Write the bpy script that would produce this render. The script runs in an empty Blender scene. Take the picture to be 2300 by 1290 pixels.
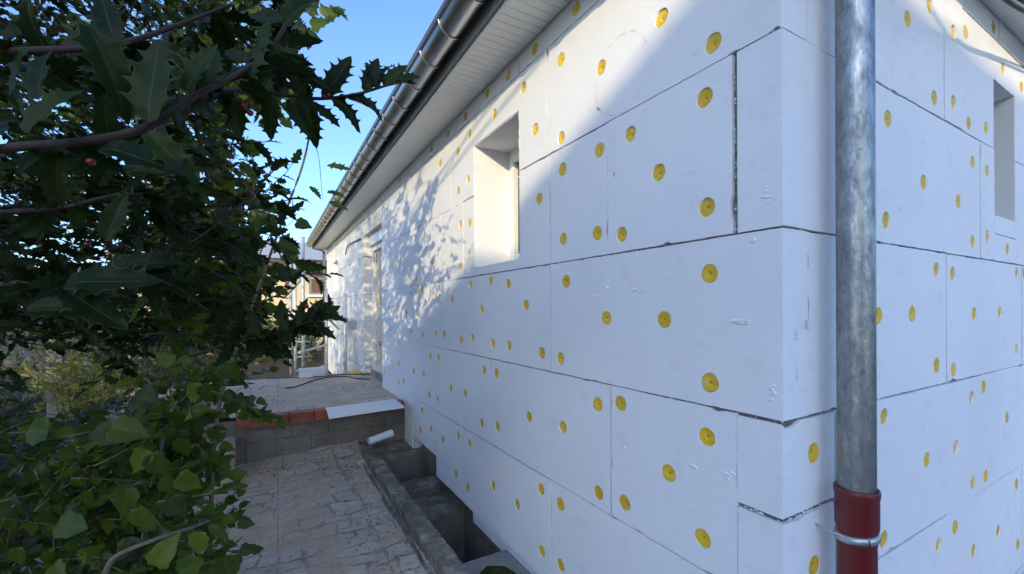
import bpy, bmesh, math, random
import numpy as np
from mathutils import Vector, Matrix
R = math.radians
sc = bpy.context.scene
COL = sc.collection
rnd = random.Random(7)
nr = np.random.RandomState(11)
# ------------------------------------------------------------ camera
H = 1.30                      # camera height over the patio (z = 0)
F = 967.0                     # focal length in pixels of the 2300 px photograph
YAW = R(29.63); ROLL = R(0.25); SHY = 49/2300
cam = bpy.data.cameras.new("camera"); camo = bpy.data.objects.new("camera", cam); COL.objects.link(camo)
cam.sensor_width = 36; cam.lens = F/2300*36; cam.shift_y = SHY; cam.clip_start = 0.02; cam.clip_end = 2000
CM = Matrix.Rotation(-YAW, 3, 'Z') @ Matrix.Rotation(R(90), 3, 'X') @ Matrix.Rotation(-ROLL, 3, 'Z')
camo.matrix_world = Matrix.Translation((0, 0, H)) @ CM.to_4x4()
sc.camera = camo
C0 = Vector((0, 0, H))
def ray(px, py):
    return CM @ Vector(((px-1150)/F, -(py-645)/F + SHY*2300/F, -1))
def at(px, py, depth):        # point at a distance along the view axis
    return C0 + ray(px, py)*depth
def on1(px, py):              # -> (y, z) on the long wall
    r = ray(px, py); t = WX/r.x; p = C0+r*t; return p.y, p.z
def on2(px, py):              # -> (x, z) on the end wall
    r = ray(px, py); t = WY/r.y; p = C0+r*t; return p.x, p.z
# ------------------------------------------------------------ sky and sun
SD = Vector((-1, -1.21, 0.48)).normalized()      # towards the sun
el = math.asin(SD.z); az = math.atan2(SD.x, SD.y)
w = bpy.data.worlds.new("World"); sc.world = w; w.use_nodes = True
nt = w.node_tree; bg = nt.nodes['Background']
sky = nt.nodes.new('ShaderNodeTexSky'); sky.sky_type = 'NISHITA'; sky.sun_disc = False
sky.sun_elevation = el; sky.sun_rotation = az
sky.air_density = 1.0; sky.dust_density = 1.6; sky.ozone_density = 2.2
tint = nt.nodes.new('ShaderNodeMix'); tint.data_type = 'RGBA'; tint.blend_type = 'MULTIPLY'; tint.inputs[0].default_value = 1
tint.inputs[7].default_value = (.88, 1.07, 1.42, 1)      # the phone's cool daylight balance, over the whole sky alike
nt.links.new(sky.outputs[0], tint.inputs[6]); nt.links.new(tint.outputs[2], bg.inputs[0]); bg.inputs[1].default_value = 0.15
sun = bpy.data.lights.new("sun", 'SUN'); sun.energy = 1.75; sun.angle = R(0.53); sun.color = (1, .84, .52)
so = bpy.data.objects.new("sun", sun); COL.objects.link(so)
so.rotation_euler = SD.to_track_quat('Z', 'Y').to_euler()
sc.view_settings.view_transform = 'Standard'; sc.view_settings.look = 'None'
sc.view_settings.exposure = 1.04; sc.view_settings.gamma = 1
sc.render.resolution_x = 1024; sc.render.resolution_y = 574
sc.cycles.max_bounces = 8
# ------------------------------------------------------------ materials
def mat(name, col=(.8, .8, .8), rough=.6, metal=0, spec=.5):
    m = bpy.data.materials.new(name); m.use_nodes = True
    b = m.node_tree.nodes['Principled BSDF']
    b.inputs['Base Color'].default_value = (*col, 1); b.inputs['Roughness'].default_value = rough
    b.inputs['Metallic'].default_value = metal; b.inputs['Specular IOR Level'].default_value = spec
    return m
class N:
    def __init__(s, m): s.t = m.node_tree; s.b = s.t.nodes['Principled BSDF']
    def n(s, ty, **k):
        x = s.t.nodes.new(ty)
        for a, v in k.items():
            if a.startswith('i_'): x.inputs[a[2:].replace('_', ' ')].default_value = v
            else: setattr(x, a, v)
        return x
    def l(s, a, b): s.t.links.new(a, b)
    def coord(s, scale=(1, 1, 1), rot=(0, 0, 0), loc=(0, 0, 0)):
        g = s.n('ShaderNodeNewGeometry'); mp = s.n('ShaderNodeMapping')
        mp.inputs['Scale'].default_value = scale; mp.inputs['Rotation'].default_value = rot; mp.inputs['Location'].default_value = loc
        s.l(g.outputs['Position'], mp.inputs[0]); return mp.outputs[0]
    def noise(s, sc_, det=5, rough=.55, vec=None, dist=0):
        x = s.n('ShaderNodeTexNoise'); x.inputs['Scale'].default_value = sc_; x.inputs['Detail'].default_value = det
        x.inputs['Roughness'].default_value = rough; x.inputs['Distortion'].default_value = dist
        s.l(vec if vec else s.coord(), x.inputs['Vector']); return x.outputs['Fac']
    def ramp(s, f, pts):
        x = s.n('ShaderNodeValToRGB'); e = x.color_ramp.elements
        while len(e) < len(pts): e.new(.5)
        for i, (p, c) in enumerate(pts):
            e[i].position = p; e[i].color = (*c, 1) if not isinstance(c, (int, float)) else (c, c, c, 1)
        s.l(f, x.inputs[0]); return x.outputs[0]
    def mix(s, f, a, b, mode='MIX'):
        x = s.n('ShaderNodeMix', data_type='RGBA', blend_type=mode)
        for v, i in ((f, 0), (a, 6), (b, 7)):
            if isinstance(v, (int, float)): x.inputs[i].default_value = v if i == 0 else (v, v, v, 1)
            elif isinstance(v, tuple): x.inputs[i].default_value = (*v, 1)
            else: s.l(v, x.inputs[i])
        return x.outputs[2]
    def math(s, op, a, b=0):
        x = s.n('ShaderNodeMath', operation=op)
        for v, i in ((a, 0), (b, 1)):
            if isinstance(v, (int, float)): x.inputs[i].default_value = v
            else: s.l(v, x.inputs[i])
        return x.outputs[0]
    def bump(s, h, strength=.3, dist=.01, prev=None):
        x = s.n('ShaderNodeBump'); x.inputs['Strength'].default_value = strength; x.inputs['Distance'].default_value = dist
        s.l(h, x.inputs['Height'])
        if prev: s.l(prev, x.inputs['Normal'])
        return x.outputs[0]
    def col(s, c): s.l(c, s.b.inputs['Base Color'])
    def nrm(s, c): s.l(c, s.b.inputs['Normal'])
    def rgh(s, c): s.l(c, s.b.inputs['Roughness'])

def m_eps(name, base=(.80, .80, .80), rough_extra=1):
    m = mat(name, base, .75, spec=.25); n = N(m)
    big = n.noise(1.3, 4); mid = n.noise(9, 6, .6); fine = n.noise(180, 4, .7)
    dent = n.n('ShaderNodeTexVoronoi'); dent.inputs['Scale'].default_value = 42; n.l(n.coord(), dent.inputs['Vector'])
    scr = n.noise(1, 6, .7, n.coord((26, 26, 260), (0.12, 0.12, 0)))
    pit = n.noise(14, 2, .5); bead = n.n('ShaderNodeTexVoronoi'); bead.inputs['Scale'].default_value = 230; n.l(n.coord(), bead.inputs['Vector'])
    scf = n.ramp(n.noise(1, 5, .75, n.coord((11, 11, 34), (.35, .2, 0), (2, 5, 1))), [(.60, 0), (.68, 1)])
    c = n.mix(n.ramp(big, [(.35, 0), (.7, 1)]), base, tuple(b*.93 for b in base))
    c = n.mix(n.ramp(mid, [(.58, 0), (.78, .45)]), c, (.66, .65, .62))
    c = n.mix(n.ramp(fine, [(.70, 0), (.80, .35)]), c, (.5, .5, .5))
    c = n.mix(n.math('MULTIPLY', scf, .22), c, (.55, .55, .53))
    n.col(c)
    fine = n.math('ADD', fine, n.math('MULTIPLY', bead.outputs['Distance'], .5))
    b1 = n.bump(fine, .32*rough_extra, .002)
    b2 = n.bump(scr, .24*rough_extra, .004, b1)
    dn = n.noise(22, 5, .6, n.coord((1, 1, 1.7), loc=(3, 1, 8))); pk = n.ramp(n.noise(2.2, 3, .5, n.coord(loc=(7, 3, 1))), [(.45, 0), (.62, 1)])
    b2 = n.bump(n.math('MULTIPLY', n.ramp(dn, [(.60, 0), (.66, 1)]), pk), -.8*rough_extra, .006, b2)
    b2 = n.bump(scf, -.35*rough_extra, .003, b2)
    b3 = n.bump(n.ramp(pit, [(.66, 0), (.69, 1)]), -.45*rough_extra, .004, b2)
    b4 = n.bump(big, .5, .03, b3)
    n.nrm(b4); return m
M = {}
M['eps'] = m_eps('expanded_polystyrene', (.84, .84, .85))
M['eps_rough'] = m_eps('rough_cut_polystyrene', (.70, .69, .66), 3)
M['eps_sunlit'] = m_eps('sunlit_tone_polystyrene', (.80, .77, .70), 1.5)  # far boards: warmth of the sunlight put into the base colour
def m_cap():
    m = mat('yellow_cap', (.72, .43, .015), .45); n = N(m)
    k = n.noise(60, 4, .7); n.col(n.ramp(k, [(.3, (.62, .36, .012)), (.45, (.86, .55, .02)), (.75, (.88, .62, .06))]))
    v = n.noise(160, 3, .7); n.nrm(n.bump(v, .6, .003)); oi = n.n('ShaderNodeObjectInfo')
    c = n.b.inputs['Base Color'].links[0].from_socket; c = n.mix(n.ramp(oi.outputs['Random'], [(0, 0), (1, .55)]), c, (.60, .36, .02)); d = n.noise(30, 5, .7, n.coord(loc=(1, 9, 4)))
    n.col(n.mix(n.ramp(d, [(.55, 0), (.68, .55)]), c, (.70, .66, .52))); return m
M['cap'] = m_cap(); M['cap_core'] = mat('cap_core_dark', (.22, .12, .02), .7)
def m_conc(name, a, b, c, s=6, moss=0, bs=.5):
    m = mat(name, a, .9, spec=.2); n = N(m)
    k = n.noise(s, 8, .65); f = n.noise(s*22, 4, .7)
    col = n.ramp(k, [(.3, a), (.5, b), (.72, c)])
    col = n.mix(n.ramp(f, [(.35, .45), (.6, 0)]), col, tuple(x*.35 for x in a))
    if moss:
        g = n.noise(s*1.7, 6, .7, n.coord(loc=(3, 5, 1)))
        col = n.mix(n.ramp(g, [(.52, 0), (.66, moss)]), col, (.045, .05, .018))
    n.col(col); n.nrm(n.bump(n.math('ADD', k, n.math('MULTIPLY', f, .35)), bs, .02)); return m
M['conc'] = m_conc('concrete', (.19, .175, .15), (.27, .25, .215), (.38, .355, .32))
M['kerb'] = m_conc('lichened_concrete', (.16, .135, .10), (.30, .26, .205), (.62, .57, .48), 9, .45, .9)
M['conc_l'] = m_conc('pale_concrete', (.2, .19, .17), (.3, .28, .26), (.4, .38, .35), 5)
M['blockwall'] = m_conc('block_wall', (.20, .17, .135), (.26, .225, .185), (.33, .29, .24), 4, .2)
M['dark'] = m_conc('pit_shade_concrete', (.06, .055, .05), (.11, .10, .09), (.17, .16, .14), 6, .5)  # gloom of the pit painted into the concrete colour, plus moss
M['postc'] = m_conc('old_cement_post', (.14, .14, .13), (.26, .25, .24), (.40, .38, .36), 14)
M['moss'] = m_conc('moss', (.03, .04, .008), (.09, .11, .015), (.2, .2, .04), 25, 0, 1.5)
def m_paving():
    m = mat('stone_paving', (.2, .18, .17), .85, spec=.25); n = N(m)
    nn = n.n('ShaderNodeTexNoise'); nn.inputs['Scale'].default_value = 3.2; nn.inputs['Detail'].default_value = 7; nn.inputs['Roughness'].default_value = .62; n.l(n.coord(), nn.inputs['Vector'])
    def warp(amount, rot, off=(0, 0, 0)):
        sc_ = n.n('ShaderNodeVectorMath', operation='SCALE'); n.l(nn.outputs['Color'], sc_.inputs[0]); sc_.inputs['Scale'].default_value = amount
        w_ = n.n('ShaderNodeVectorMath', operation='ADD'); n.l(n.coord(loc=off), w_.inputs[0]); n.l(sc_.outputs[0], w_.inputs[1])
        mp = n.n('ShaderNodeMapping'); mp.inputs['Rotation'].default_value = (0, 0, rot); n.l(w_.outputs[0], mp.inputs[0]); return mp.outputs[0]
    def brick(vec, bw, rh, ms, off=.5, fr=2, sq=1, sf=2, smooth=.3):
        br = n.n('ShaderNodeTexBrick'); br.offset = off; br.offset_frequency = fr; br.squash = sq; br.squash_frequency = sf; br.inputs['Scale'].default_value = 1
        br.inputs['Brick Width'].default_value = bw; br.inputs['Row Height'].default_value = rh; br.inputs['Mortar Size'].default_value = ms; br.inputs['Mortar Smooth'].default_value = smooth
        br.inputs['Color1'].default_value = (0, 0, 0, 1); br.inputs['Color2'].default_value = (1, 1, 1, 1); br.inputs['Mortar'].default_value = (.3, .3, .3, 1); n.l(vec, br.inputs['Vector']); return br
    a = brick(warp(.20, .05), .25, .105, .012, .37, 2, 1.6, 3, .9); c = brick(warp(.26, -.03, (.31, .17, 0)), .18, .14, .011, .43, 2, .7, 2, .9)
    slab = brick(warp(.015, .02), .50, .50, .0038, 0)
    pick = n.ramp(n.noise(1.9, 2, .4, n.coord(loc=(1, 7, 0))), [(.47, 0), (.5, 1)])
    tone = n.mix(pick, a.outputs['Color'], c.outputs['Color']); gap = n.mix(pick, a.outputs['Fac'], c.outputs['Fac'])
    wear = n.noise(6, 9, .72); fine = n.noise(75, 6, .75); streak = n.noise(1, 7, .7, n.coord((7, 26, 7), (0, 0, .2)))
    dirt = n.ramp(n.noise(2.3, 9, .68, n.coord(loc=(4, 2, 0))), [(.42, 0), (.55, 1)])
    hard = n.ramp(n.noise(13, 7, .7, n.coord(loc=(9, 1, 0))), [(.42, 0), (.56, 1)])
    stone = n.ramp(tone, [(0, (.58, .46, .35)), (.35, (.68, .56, .46)), (.7, (.76, .67, .60)), (1, (.62, .49, .37))])
    stone = n.mix(n.ramp(wear, [(.36, .8), (.60, 0)]), stone, (.50, .40, .30)); stone = n.mix(n.ramp(streak, [(.36, .55), (.52, 0)]), stone, (.36, .295, .23))
    stone = n.mix(n.ramp(fine, [(.28, .5), (.44, 0)]), stone, (.26, .22, .175))
    soil = n.ramp(n.noise(8, 8, .7, n.coord(loc=(2, 2, 5))), [(.3, (.46, .34, .23)), (.5, (.62, .47, .33)), (.7, (.70, .55, .40))])
    soil = n.mix(n.ramp(fine, [(.30, .6), (.44, 0)]), soil, (.26, .20, .14)); soil = n.mix(n.ramp(fine, [(.62, 0), (.72, .7)]), soil, (.66, .62, .56))
    gm = n.math('MULTIPLY', gap, n.math('ADD', .25, n.math('MULTIPLY', hard, .75)))
    base = n.mix(n.math('MULTIPLY', gm, .80), stone, (.36, .285, .21))
    dm = n.math('MULTIPLY', dirt, n.ramp(wear, [(.30, 1), (.62, .72)]))
    base = n.mix(dm, base, soil); base = n.mix(n.math('MULTIPLY', n.math('MULTIPLY', slab.outputs['Fac'], hard), .38), base, (.16, .13, .10))
    n.col(base)
    inv = n.math('SUBTRACT', 1, dm)
    h = n.math('MULTIPLY', n.math('SUBTRACT', n.math('ADD', n.math('MULTIPLY', wear, .55), n.math('MULTIPLY', tone, .12)), gm), inv)
    h = n.math('SUBTRACT', h, n.math('MULTIPLY', slab.outputs['Fac'], .6)); h = n.math('ADD', h, n.math('MULTIPLY', streak, .5))
    n.nrm(n.bump(fine, .55, .006, n.bump(h, .85, .016))); return m
M['paving'] = m_paving()
M['earth'] = m_conc('soil', (.05, .038, .025), (.09, .068, .045), (.15, .115, .08), 5, .6, 1)
M['pvc'] = mat('white_plastic', (.78, .78, .76), .35)
def m_soffit():
    m = mat('white_pvc_soffit', (.75, .75, .74), .4); n = N(m); k = n.noise(3, 5); n.col(n.ramp(k, [(.3, (.82, .82, .80)), (.7, (.89, .89, .87))])); return m
M['soffit'] = m_soffit()
def m_zinc(name, dull=0):
    m = mat(name, (.34, .37, .40), .38, 1); n = N(m)
    k = n.noise(34, 7, .7, n.coord((1, 1, .38))); v = n.n('ShaderNodeTexVoronoi'); v.inputs['Scale'].default_value = 130; v.inputs['Randomness'].default_value = 1; n.l(n.coord((1, 1, .5)), v.inputs['Vector'])
    s = n.n('ShaderNodeSeparateColor'); n.l(v.outputs['Color'], s.inputs[0])
    f = n.math('ADD', n.math('MULTIPLY', k, .88), n.math('MULTIPLY', s.outputs[0], .12))
    n.col(n.ramp(f, [(.30, (.17, .19, .19)), (.5, (.30, .32, .32)), (.70, (.44, .44, .42))]))
    n.rgh(n.ramp(f, [(.3, .55), (.7, .34)]))
    n.nrm(n.bump(n.noise(80, 5, .7, n.coord((1, 1, .5))), .30, .004)); return m
M['galv'] = m_zinc('galvanised_steel')
def m_gut():
    m = mat('gutter_zinc', (.42, .43, .43), .28, 1); n = N(m); k = n.noise(3, 4, .5, n.coord((1.5, .5, 1.5)))
    n.col(n.ramp(k, [(.3, (.30, .31, .32)), (.6, (.52, .52, .51)), (.8, (.62, .61, .58))])); n.rgh(n.ramp(k, [(.3, .22), (.7, .40)])); return m
M['gutter'] = m_gut()
M['steel'] = mat('bracket_steel', (.55, .55, .54), .35, 1)
M['redpipe'] = mat('dark_red_plastic', (.13, .014, .016), .38)
M['clamp'] = mat('clamp_zinc', (.45, .49, .48), .38, .8)
M['fascia'] = mat('dark_fascia', (.20, .20, .20), .5)
M['rooftile'] = mat('roof_tile', (.09, .06, .05), .8)
M['black'] = mat('black_rubber', (.015, .015, .016), .5)
M['pencil'] = mat('pencil_grey', (.32, .32, .34), .9)
def m_tile():
    m = mat('red_quarry_tile', (.3, .08, .04), .6); n = N(m); k = n.noise(7, 7, .7); f = n.noise(60, 4, .7)
    c = n.ramp(k, [(.32, (.075, .035, .025)), (.48, (.27, .075, .04)), (.62, (.38, .11, .06)), (.8, (.14, .06, .045))])
    n.col(n.mix(n.ramp(f, [(.3, .5), (.5, 0)]), c, (.08, .04, .03))); n.nrm(n.bump(f, .4, .004)); return m
M['tile'] = m_tile()
M['redpaint'] = mat('bright_red_paint', (.42, .075, .04), .55)
def m_leaf(name, cols, trans, rough=.35, edge=(.22, .26, .16), rib=None, tcol=(.25, .4, .03), spec=.5):
    m = mat(name, cols[0], rough, spec=spec); n = N(m); t = n.t
    g = n.n('ShaderNodeNewGeometry'); att = n.n('ShaderNodeAttribute', attribute_name='lf')
    s = n.n('ShaderNodeSeparateXYZ'); n.l(att.outputs['Vector'], s.inputs[0])
    c = n.ramp(g.outputs['Random Per Island'], [(i/(len(cols)-1), k) for i, k in enumerate(cols)])
    k = n.noise(70, 4, .6); c = n.mix(n.ramp(k, [(.4, 0), (.75, .35)]), c, tuple(x*1.9 for x in cols[1]))
    c = n.mix(n.ramp(s.outputs['X'], [(.90, 0), (.97, .75)]), c, edge)
    c = n.mix(n.ramp(s.outputs['X'], [(.0, .65), (.07, 0)]), c, rib or edge)
    n.col(c)
    if 0: vein = n.n('ShaderNodeTexWave', wave_type='BANDS', bands_direction='Y'); 
    n.nrm(n.bump(k, .25, .003))
    tr = n.n('ShaderNodeBsdfTranslucent'); n.l(n.mix(.6, c, tcol), tr.inputs[0])
    mx = n.n('ShaderNodeMixShader'); mx.inputs[0].default_value = trans
    n.l(n.b.outputs[0], mx.inputs[1]); n.l(tr.outputs[0], mx.inputs[2])
    n.l(mx.outputs[0], t.nodes['Material Output'].inputs[0]); return m
M['holly'] = m_leaf('holly_leaf', [(.007, .012, .004), (.010, .018, .004), (.016, .027, .005), (.026, .040, .007)], .06, .36, (.06, .09, .04), tcol=(.10, .17, .01), spec=.09)
M['vine'] = m_leaf('serrate_leaf', [(.010, .022, .004), (.020, .040, .005), (.045, .072, .007), (.13, .15, .012)], .38, .45, (.04, .08, .02), (.08, .13, .03), tcol=(.2, .34, .03), spec=.25)  # brightest palette colours stand in for sunlit leaves
M['shrub'] = m_leaf('shrub_leaf', [(.02, .04, .02), (.035, .06, .02), (.055, .09, .025)], .2, .35, (.06, .1, .03), tcol=(.2, .3, .04))
M['yellow'] = m_leaf('yellow_leaf', [(.18, .20, .03), (.30, .30, .05), (.42, .38, .07)], .3, .5, (.4, .4, .1), tcol=(.5, .45, .06))
M['hedge'] = m_leaf('hedge_leaf', [(.03, .04, .015), (.06, .07, .025), (.09, .085, .035)], .15, .6, (.07, .08, .03))
def m_bark(name, a, b):
    m = mat(name, a, .85); n = N(m); k = n.noise(40, 6, .7); n.col(n.ramp(k, [(.3, a), (.7, b)])); n.nrm(n.bump(k, .5, .004)); return m
M['bark'] = m_bark('holly_bark', (.03, .024, .018), (.09, .06, .045)); M['twig'] = m_bark('reddish_twig', (.022, .012, .009), (.06, .03, .02))
M['drytwig'] = m_bark('dry_twig', (.08, .065, .05), (.2, .16, .12))
M['berry'] = mat('red_berry', (.22, .01, .012), .25)
# ------------------------------------------------------------ object helpers
def tag(o, label=None, cat=None, group=None, kind=None):
    if label: o['label'] = label
    if cat: o['category'] = cat
    if group: o['group'] = group
    if kind: o['kind'] = kind
    return o
def empty(name, loc=(0, 0, 0), **k):
    o = bpy.data.objects.new(name, None); COL.objects.link(o); o.location = loc; o.empty_display_size = .1; return tag(o, **k)
def link(name, me, m, parent=None, loc=(0, 0, 0)):
    if m and not me.materials: me.materials.append(m)
    o = bpy.data.objects.new(name, me); COL.objects.link(o)
    if parent:
        o.parent = parent
        pl = Vector((0, 0, 0)); q = parent
        while q: pl += q.location; q = q.parent
        o.location = -pl if loc == (0, 0, 0) else Vector(loc)-pl   # meshes are written in world coordinates
    else: o.location = loc
    return o
def fin(bm, name, m, parent=None, smooth=False, loc=(0, 0, 0)):
    me = bpy.data.meshes.new(name); bmesh.ops.recalc_face_normals(bm, faces=bm.faces)
    for f in bm.faces: f.smooth = smooth
    bm.to_mesh(me); bm.free(); return link(name, me, m, parent, loc)
def box(bm, x0, x1, y0, y1, z0, z1, bev=0, mi=0):
    b = bmesh.new(); bmesh.ops.create_cube(b, size=1)
    for v in b.verts: v.co = Vector(((x0+x1)/2+v.co.x*(x1-x0), (y0+y1)/2+v.co.y*(y1-y0), (z0+z1)/2+v.co.z*(z1-z0)))
    if bev: bmesh.ops.bevel(b, geom=b.edges[:], offset=bev, segments=2, affect='EDGES', profile=.6)
    for f in b.faces: f.material_index = mi
    me = bpy.data.meshes.new('t'); b.to_mesh(me); b.free(); bm.from_mesh(me); bpy.data.meshes.remove(me)
def boxo(name, x0, x1, y0, y1, z0, z1, m, parent=None, bev=0):
    bm = bmesh.new(); box(bm, x0, x1, y0, y1, z0, z1, bev); return fin(bm, name, m, parent)
def tube(bm, pts, r, seg=8, r1=None, cap=True):
    pts = [Vector(p) for p in pts]; n = len(pts); rings = []
    for i, p in enumerate(pts):
        d = (pts[min(i+1, n-1)]-pts[max(i-1, 0)]).normalized()
        a = d.cross(Vector((0, 0, 1)) if abs(d.z) < .95 else Vector((1, 0, 0))).normalized(); b = d.cross(a)
        rr = r if r1 is None else r+(r1-r)*i/(n-1)
        rings.append([bm.verts.new(p+a*math.cos(t)*rr+b*math.sin(t)*rr) for t in [2*math.pi*k/seg for k in range(seg)]])
    for i in range(n-1):
        for k in range(seg):
            bm.faces.new((rings[i][k], rings[i][(k+1) % seg], rings[i+1][(k+1) % seg], rings[i+1][k]))
    if cap: bm.faces.new(rings[0][::-1]); bm.faces.new(rings[-1])
def tubeo(name, pts, r, m, parent=None, seg=10, r1=None, cap=True):
    bm = bmesh.new(); tube(bm, pts, r, seg, r1, cap); return fin(bm, name, m, parent, True)
def smooth_path(pts, k=6):
    pts = [Vector(p) for p in pts]; out = []
    P = [pts[0]*2-pts[1]]+pts+[pts[-1]*2-pts[-2]]
    for i in range(1, len(P)-2):
        for j in range(k):
            t = j/k; a, b, c, d = P[i-1:i+3]
            out.append(.5*((2*b)+(c-a)*t+(2*a-5*b+4*c-d)*t*t+(3*b-a-3*c+d)*t**3))
    out.append(pts[-1]); return out
# ------------------------------------------------------------ ground, patio, terrace
WX = 1.13; WY = 0.607; TH = .12          # long wall plane x, end wall plane y, insulation thickness
def z_(v): return v+H
def sheet(name, x0, x1, y0, y1, z, m, holes=(), n=1):
    xs = sorted({x0, x1, *[h[0] for h in holes], *[h[1] for h in holes]}); ys = sorted({y0, y1, *[h[2] for h in holes], *[h[3] for h in holes]})
    bm = bmesh.new(); vs = {}
    def v(x, y):
        if (x, y) not in vs: vs[(x, y)] = bm.verts.new((x, y, z))
        return vs[(x, y)]
    for i in range(len(xs)-1):
        for j in range(len(ys)-1):
            cx = (xs[i]+xs[i+1])/2; cy = (ys[j]+ys[j+1])/2
            if any(h[0] < cx < h[1] and h[2] < cy < h[3] for h in holes): continue
            bm.faces.new((v(xs[i], ys[j]), v(xs[i+1], ys[j]), v(xs[i+1], ys[j+1]), v(xs[i], ys[j+1])))
    return tag(fin(bm, name, m), kind='structure')
KX0, KX1 = .705, .81                       # kerb beside the pit
PY0, PY1 = 2.03, 4.16                     # pit between near slab and terrace
FX = WX+TH                                # structural wall behind the insulation
sheet('ground', -400, 400, -400, 400, -.03, M['earth'], holes=[(-1.2, 9, -3, 6.3)])
sheet('back_yard', -3.4, FX, 6.26, 11.5, -.006, M['earth'])
sheet('bounce_slab', FX+.2, 9.5, -7, WY-.02, -.01, M['conc_l'])  # unseen pale slab, added to bounce sunlight onto the end wall
# patio with slight relief
def patio():
    nx, ny = 110, 150; x0, x1, y0, y1 = -3.2, KX0+.01, -3, 4.3
    xs = np.linspace(x0, x1, nx); ys = np.linspace(y0, y1, ny)
    bm = bmesh.new(); g = []
    from mathutils import noise as mn
    for y in ys:
        row = []
        for x in xs:
            z = .006*mn.noise(Vector((x*2.2, y*2.2, 0)))+.004*mn.noise(Vector((x*9, y*9, 3)))
            d = 4.13-y
            if d < .6 and x > -.25: z += .085*max(0, 1-d/.55)**2*(.45+.55*max(0, min(1, (x+.2)/.7)))*(1+.5*mn.noise(Vector((x*6, y*6, 1))))
            z += .02*max(0, 1-(KX0-x)/.12)**2*(1+.6*mn.noise(Vector((x*8, y*8, 7))))
            row.append(bm.verts.new((x, y, z)))
        g.append(row)
    for j in range(ny-1):
        for i in range(nx-1): bm.faces.new((g[j][i], g[j][i+1], g[j+1][i+1], g[j+1][i]))
    o = fin(bm, 'patio', M['paving'], None, True); tag(o, kind='structure')
patio()
ZT = z_(-.875)                             # terrace level
TX0 = -.22
bm = bmesh.new()
box(bm, -1.25, FX, 4.16, 6.28, -.2, ZT-.03)
tag(fin(bm, 'terrace_base', M['blockwall']), kind='structure')
bm = bmesh.new()
nx, ny = 60, 90
from mathutils import noise as mn
g = [[bm.verts.new((x, y, ZT+.004*mn.noise(Vector((x*3, y*3, 0))))) for x in np.linspace(-1.26, FX-.01, nx)] for y in np.linspace(4.159, 6.30, ny)]
for j in range(ny-1):
    for i in range(nx-1): bm.faces.new((g[j][i], g[j][i+1], g[j+1][i+1], g[j+1][i]))
tag(fin(bm, 'terrace', M['paving'], None, True), kind='structure')
# masonry step wall under the tiles: blocks with mortar joints
sw = empty('step_wall', (.4, 4.15, 0), label='low mortared block wall with red tile coping carrying the raised terrace', cat='low wall')
bm = bmesh.new(); xs = [-.15, .06, .33, .58, .84, 1.05, FX]
for i in range(6):
    box(bm, xs[i]+.0012, xs[i+1]-.0012, 4.13+rnd.uniform(-.001, .001), 4.159, -.03, .2125, .0015)
xs = [-.15, .18, .47, .72, .97, FX]
for i in range(5):
    box(bm, xs[i]+.0012, xs[i+1]-.0012, 4.13+rnd.uniform(-.001, .001), 4.159, .2145, ZT-.082, .0015)
fin(bm, 'block', M['blockwall'], sw)
x = TX0; k = 0
while x < 1.06:
    wd = .19 if x < .88 else .13
    x1 = min(x+wd, 1.122)
    o = boxo('coping_tile', x+.0015, x1-.0015, 4.045+rnd.uniform(-.002, .002), 4.158, ZT-.080, ZT+.006+rnd.uniform(0, .003), M['redpaint'] if (k in (3,) or x > .95) else M['tile'], sw, .006)
    x = x1; k += 1
# left steps beside the tiled edge
bm = bmesh.new(); box(bm, -1.25, TX0-.004, 3.75, 4.158, -.02, .14, .012); box(bm, -1.25, TX0-.004, 4.00, 4.157, .14, .28, .012)
tag(fin(bm, 'steps', M['paving']), kind='structure')
# kerb and pit
kb = empty('kerb', (.75, 2.5, 0), label='lichened concrete kerb running along the open pit below the white wall', cat='kerb')
def rough_bar(x0, x1, y0, y1, z0, z1, amp=.006, step=.03, key=0):
    bm = bmesh.new(); n = max(2, int((y1-y0)/step)); prof = [(x0, z0), (x0+.002, z1-.006), (x0+.006, z1-.001)]+[(x0+(x1-x0)*k/7, z1) for k in range(1, 7)]+[(x1-.005, z1-.001), (x1, z1-.005), (x1, z0)]
    rings = []
    for i in range(n+1):
        y = y0+(y1-y0)*i/n
        rings.append([bm.verts.new((px+amp*(mn.noise(Vector((px*12, y*5, key)))+.7*mn.noise(Vector((px*40, y*34, key)))), y, pz+(amp*(.5*mn.noise(Vector((px*20, y*9, key+5)))+.55*mn.noise(Vector((px*55, y*45, key+5)))) if pz > z0 else 0))) for px, pz in prof])
    for i in range(n):
        for k in range(len(prof)-1): bm.faces.new((rings[i][k], rings[i][k+1], rings[i+1][k+1], rings[i+1][k]))
    bm.faces.new(rings[0]); bm.faces.new(rings[-1][::-1]); return bm
fin(rough_bar(KX0, KX1, .3, 4.12, -1.2, z_(-1.215), .006, .012), 'kerb_top', M['kerb'], kb)
fin(rough_bar(KX0-.030, KX0-.004, .3, 3.9, -.02, .020, .012, .015, 3), 'mortar_fillet', M['kerb'], kb)
pit = empty('pit_wall', (1.0, 3, -.5), label='dark concrete foundation pit with cross walls under the insulated wall', cat='pit')
boxo('foundation_wall', WX+.078, FX+.3, .62, 11.4, -1.6, z_(-.80), M['conc'], pit)
ZC = z_(-1.19)
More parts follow.
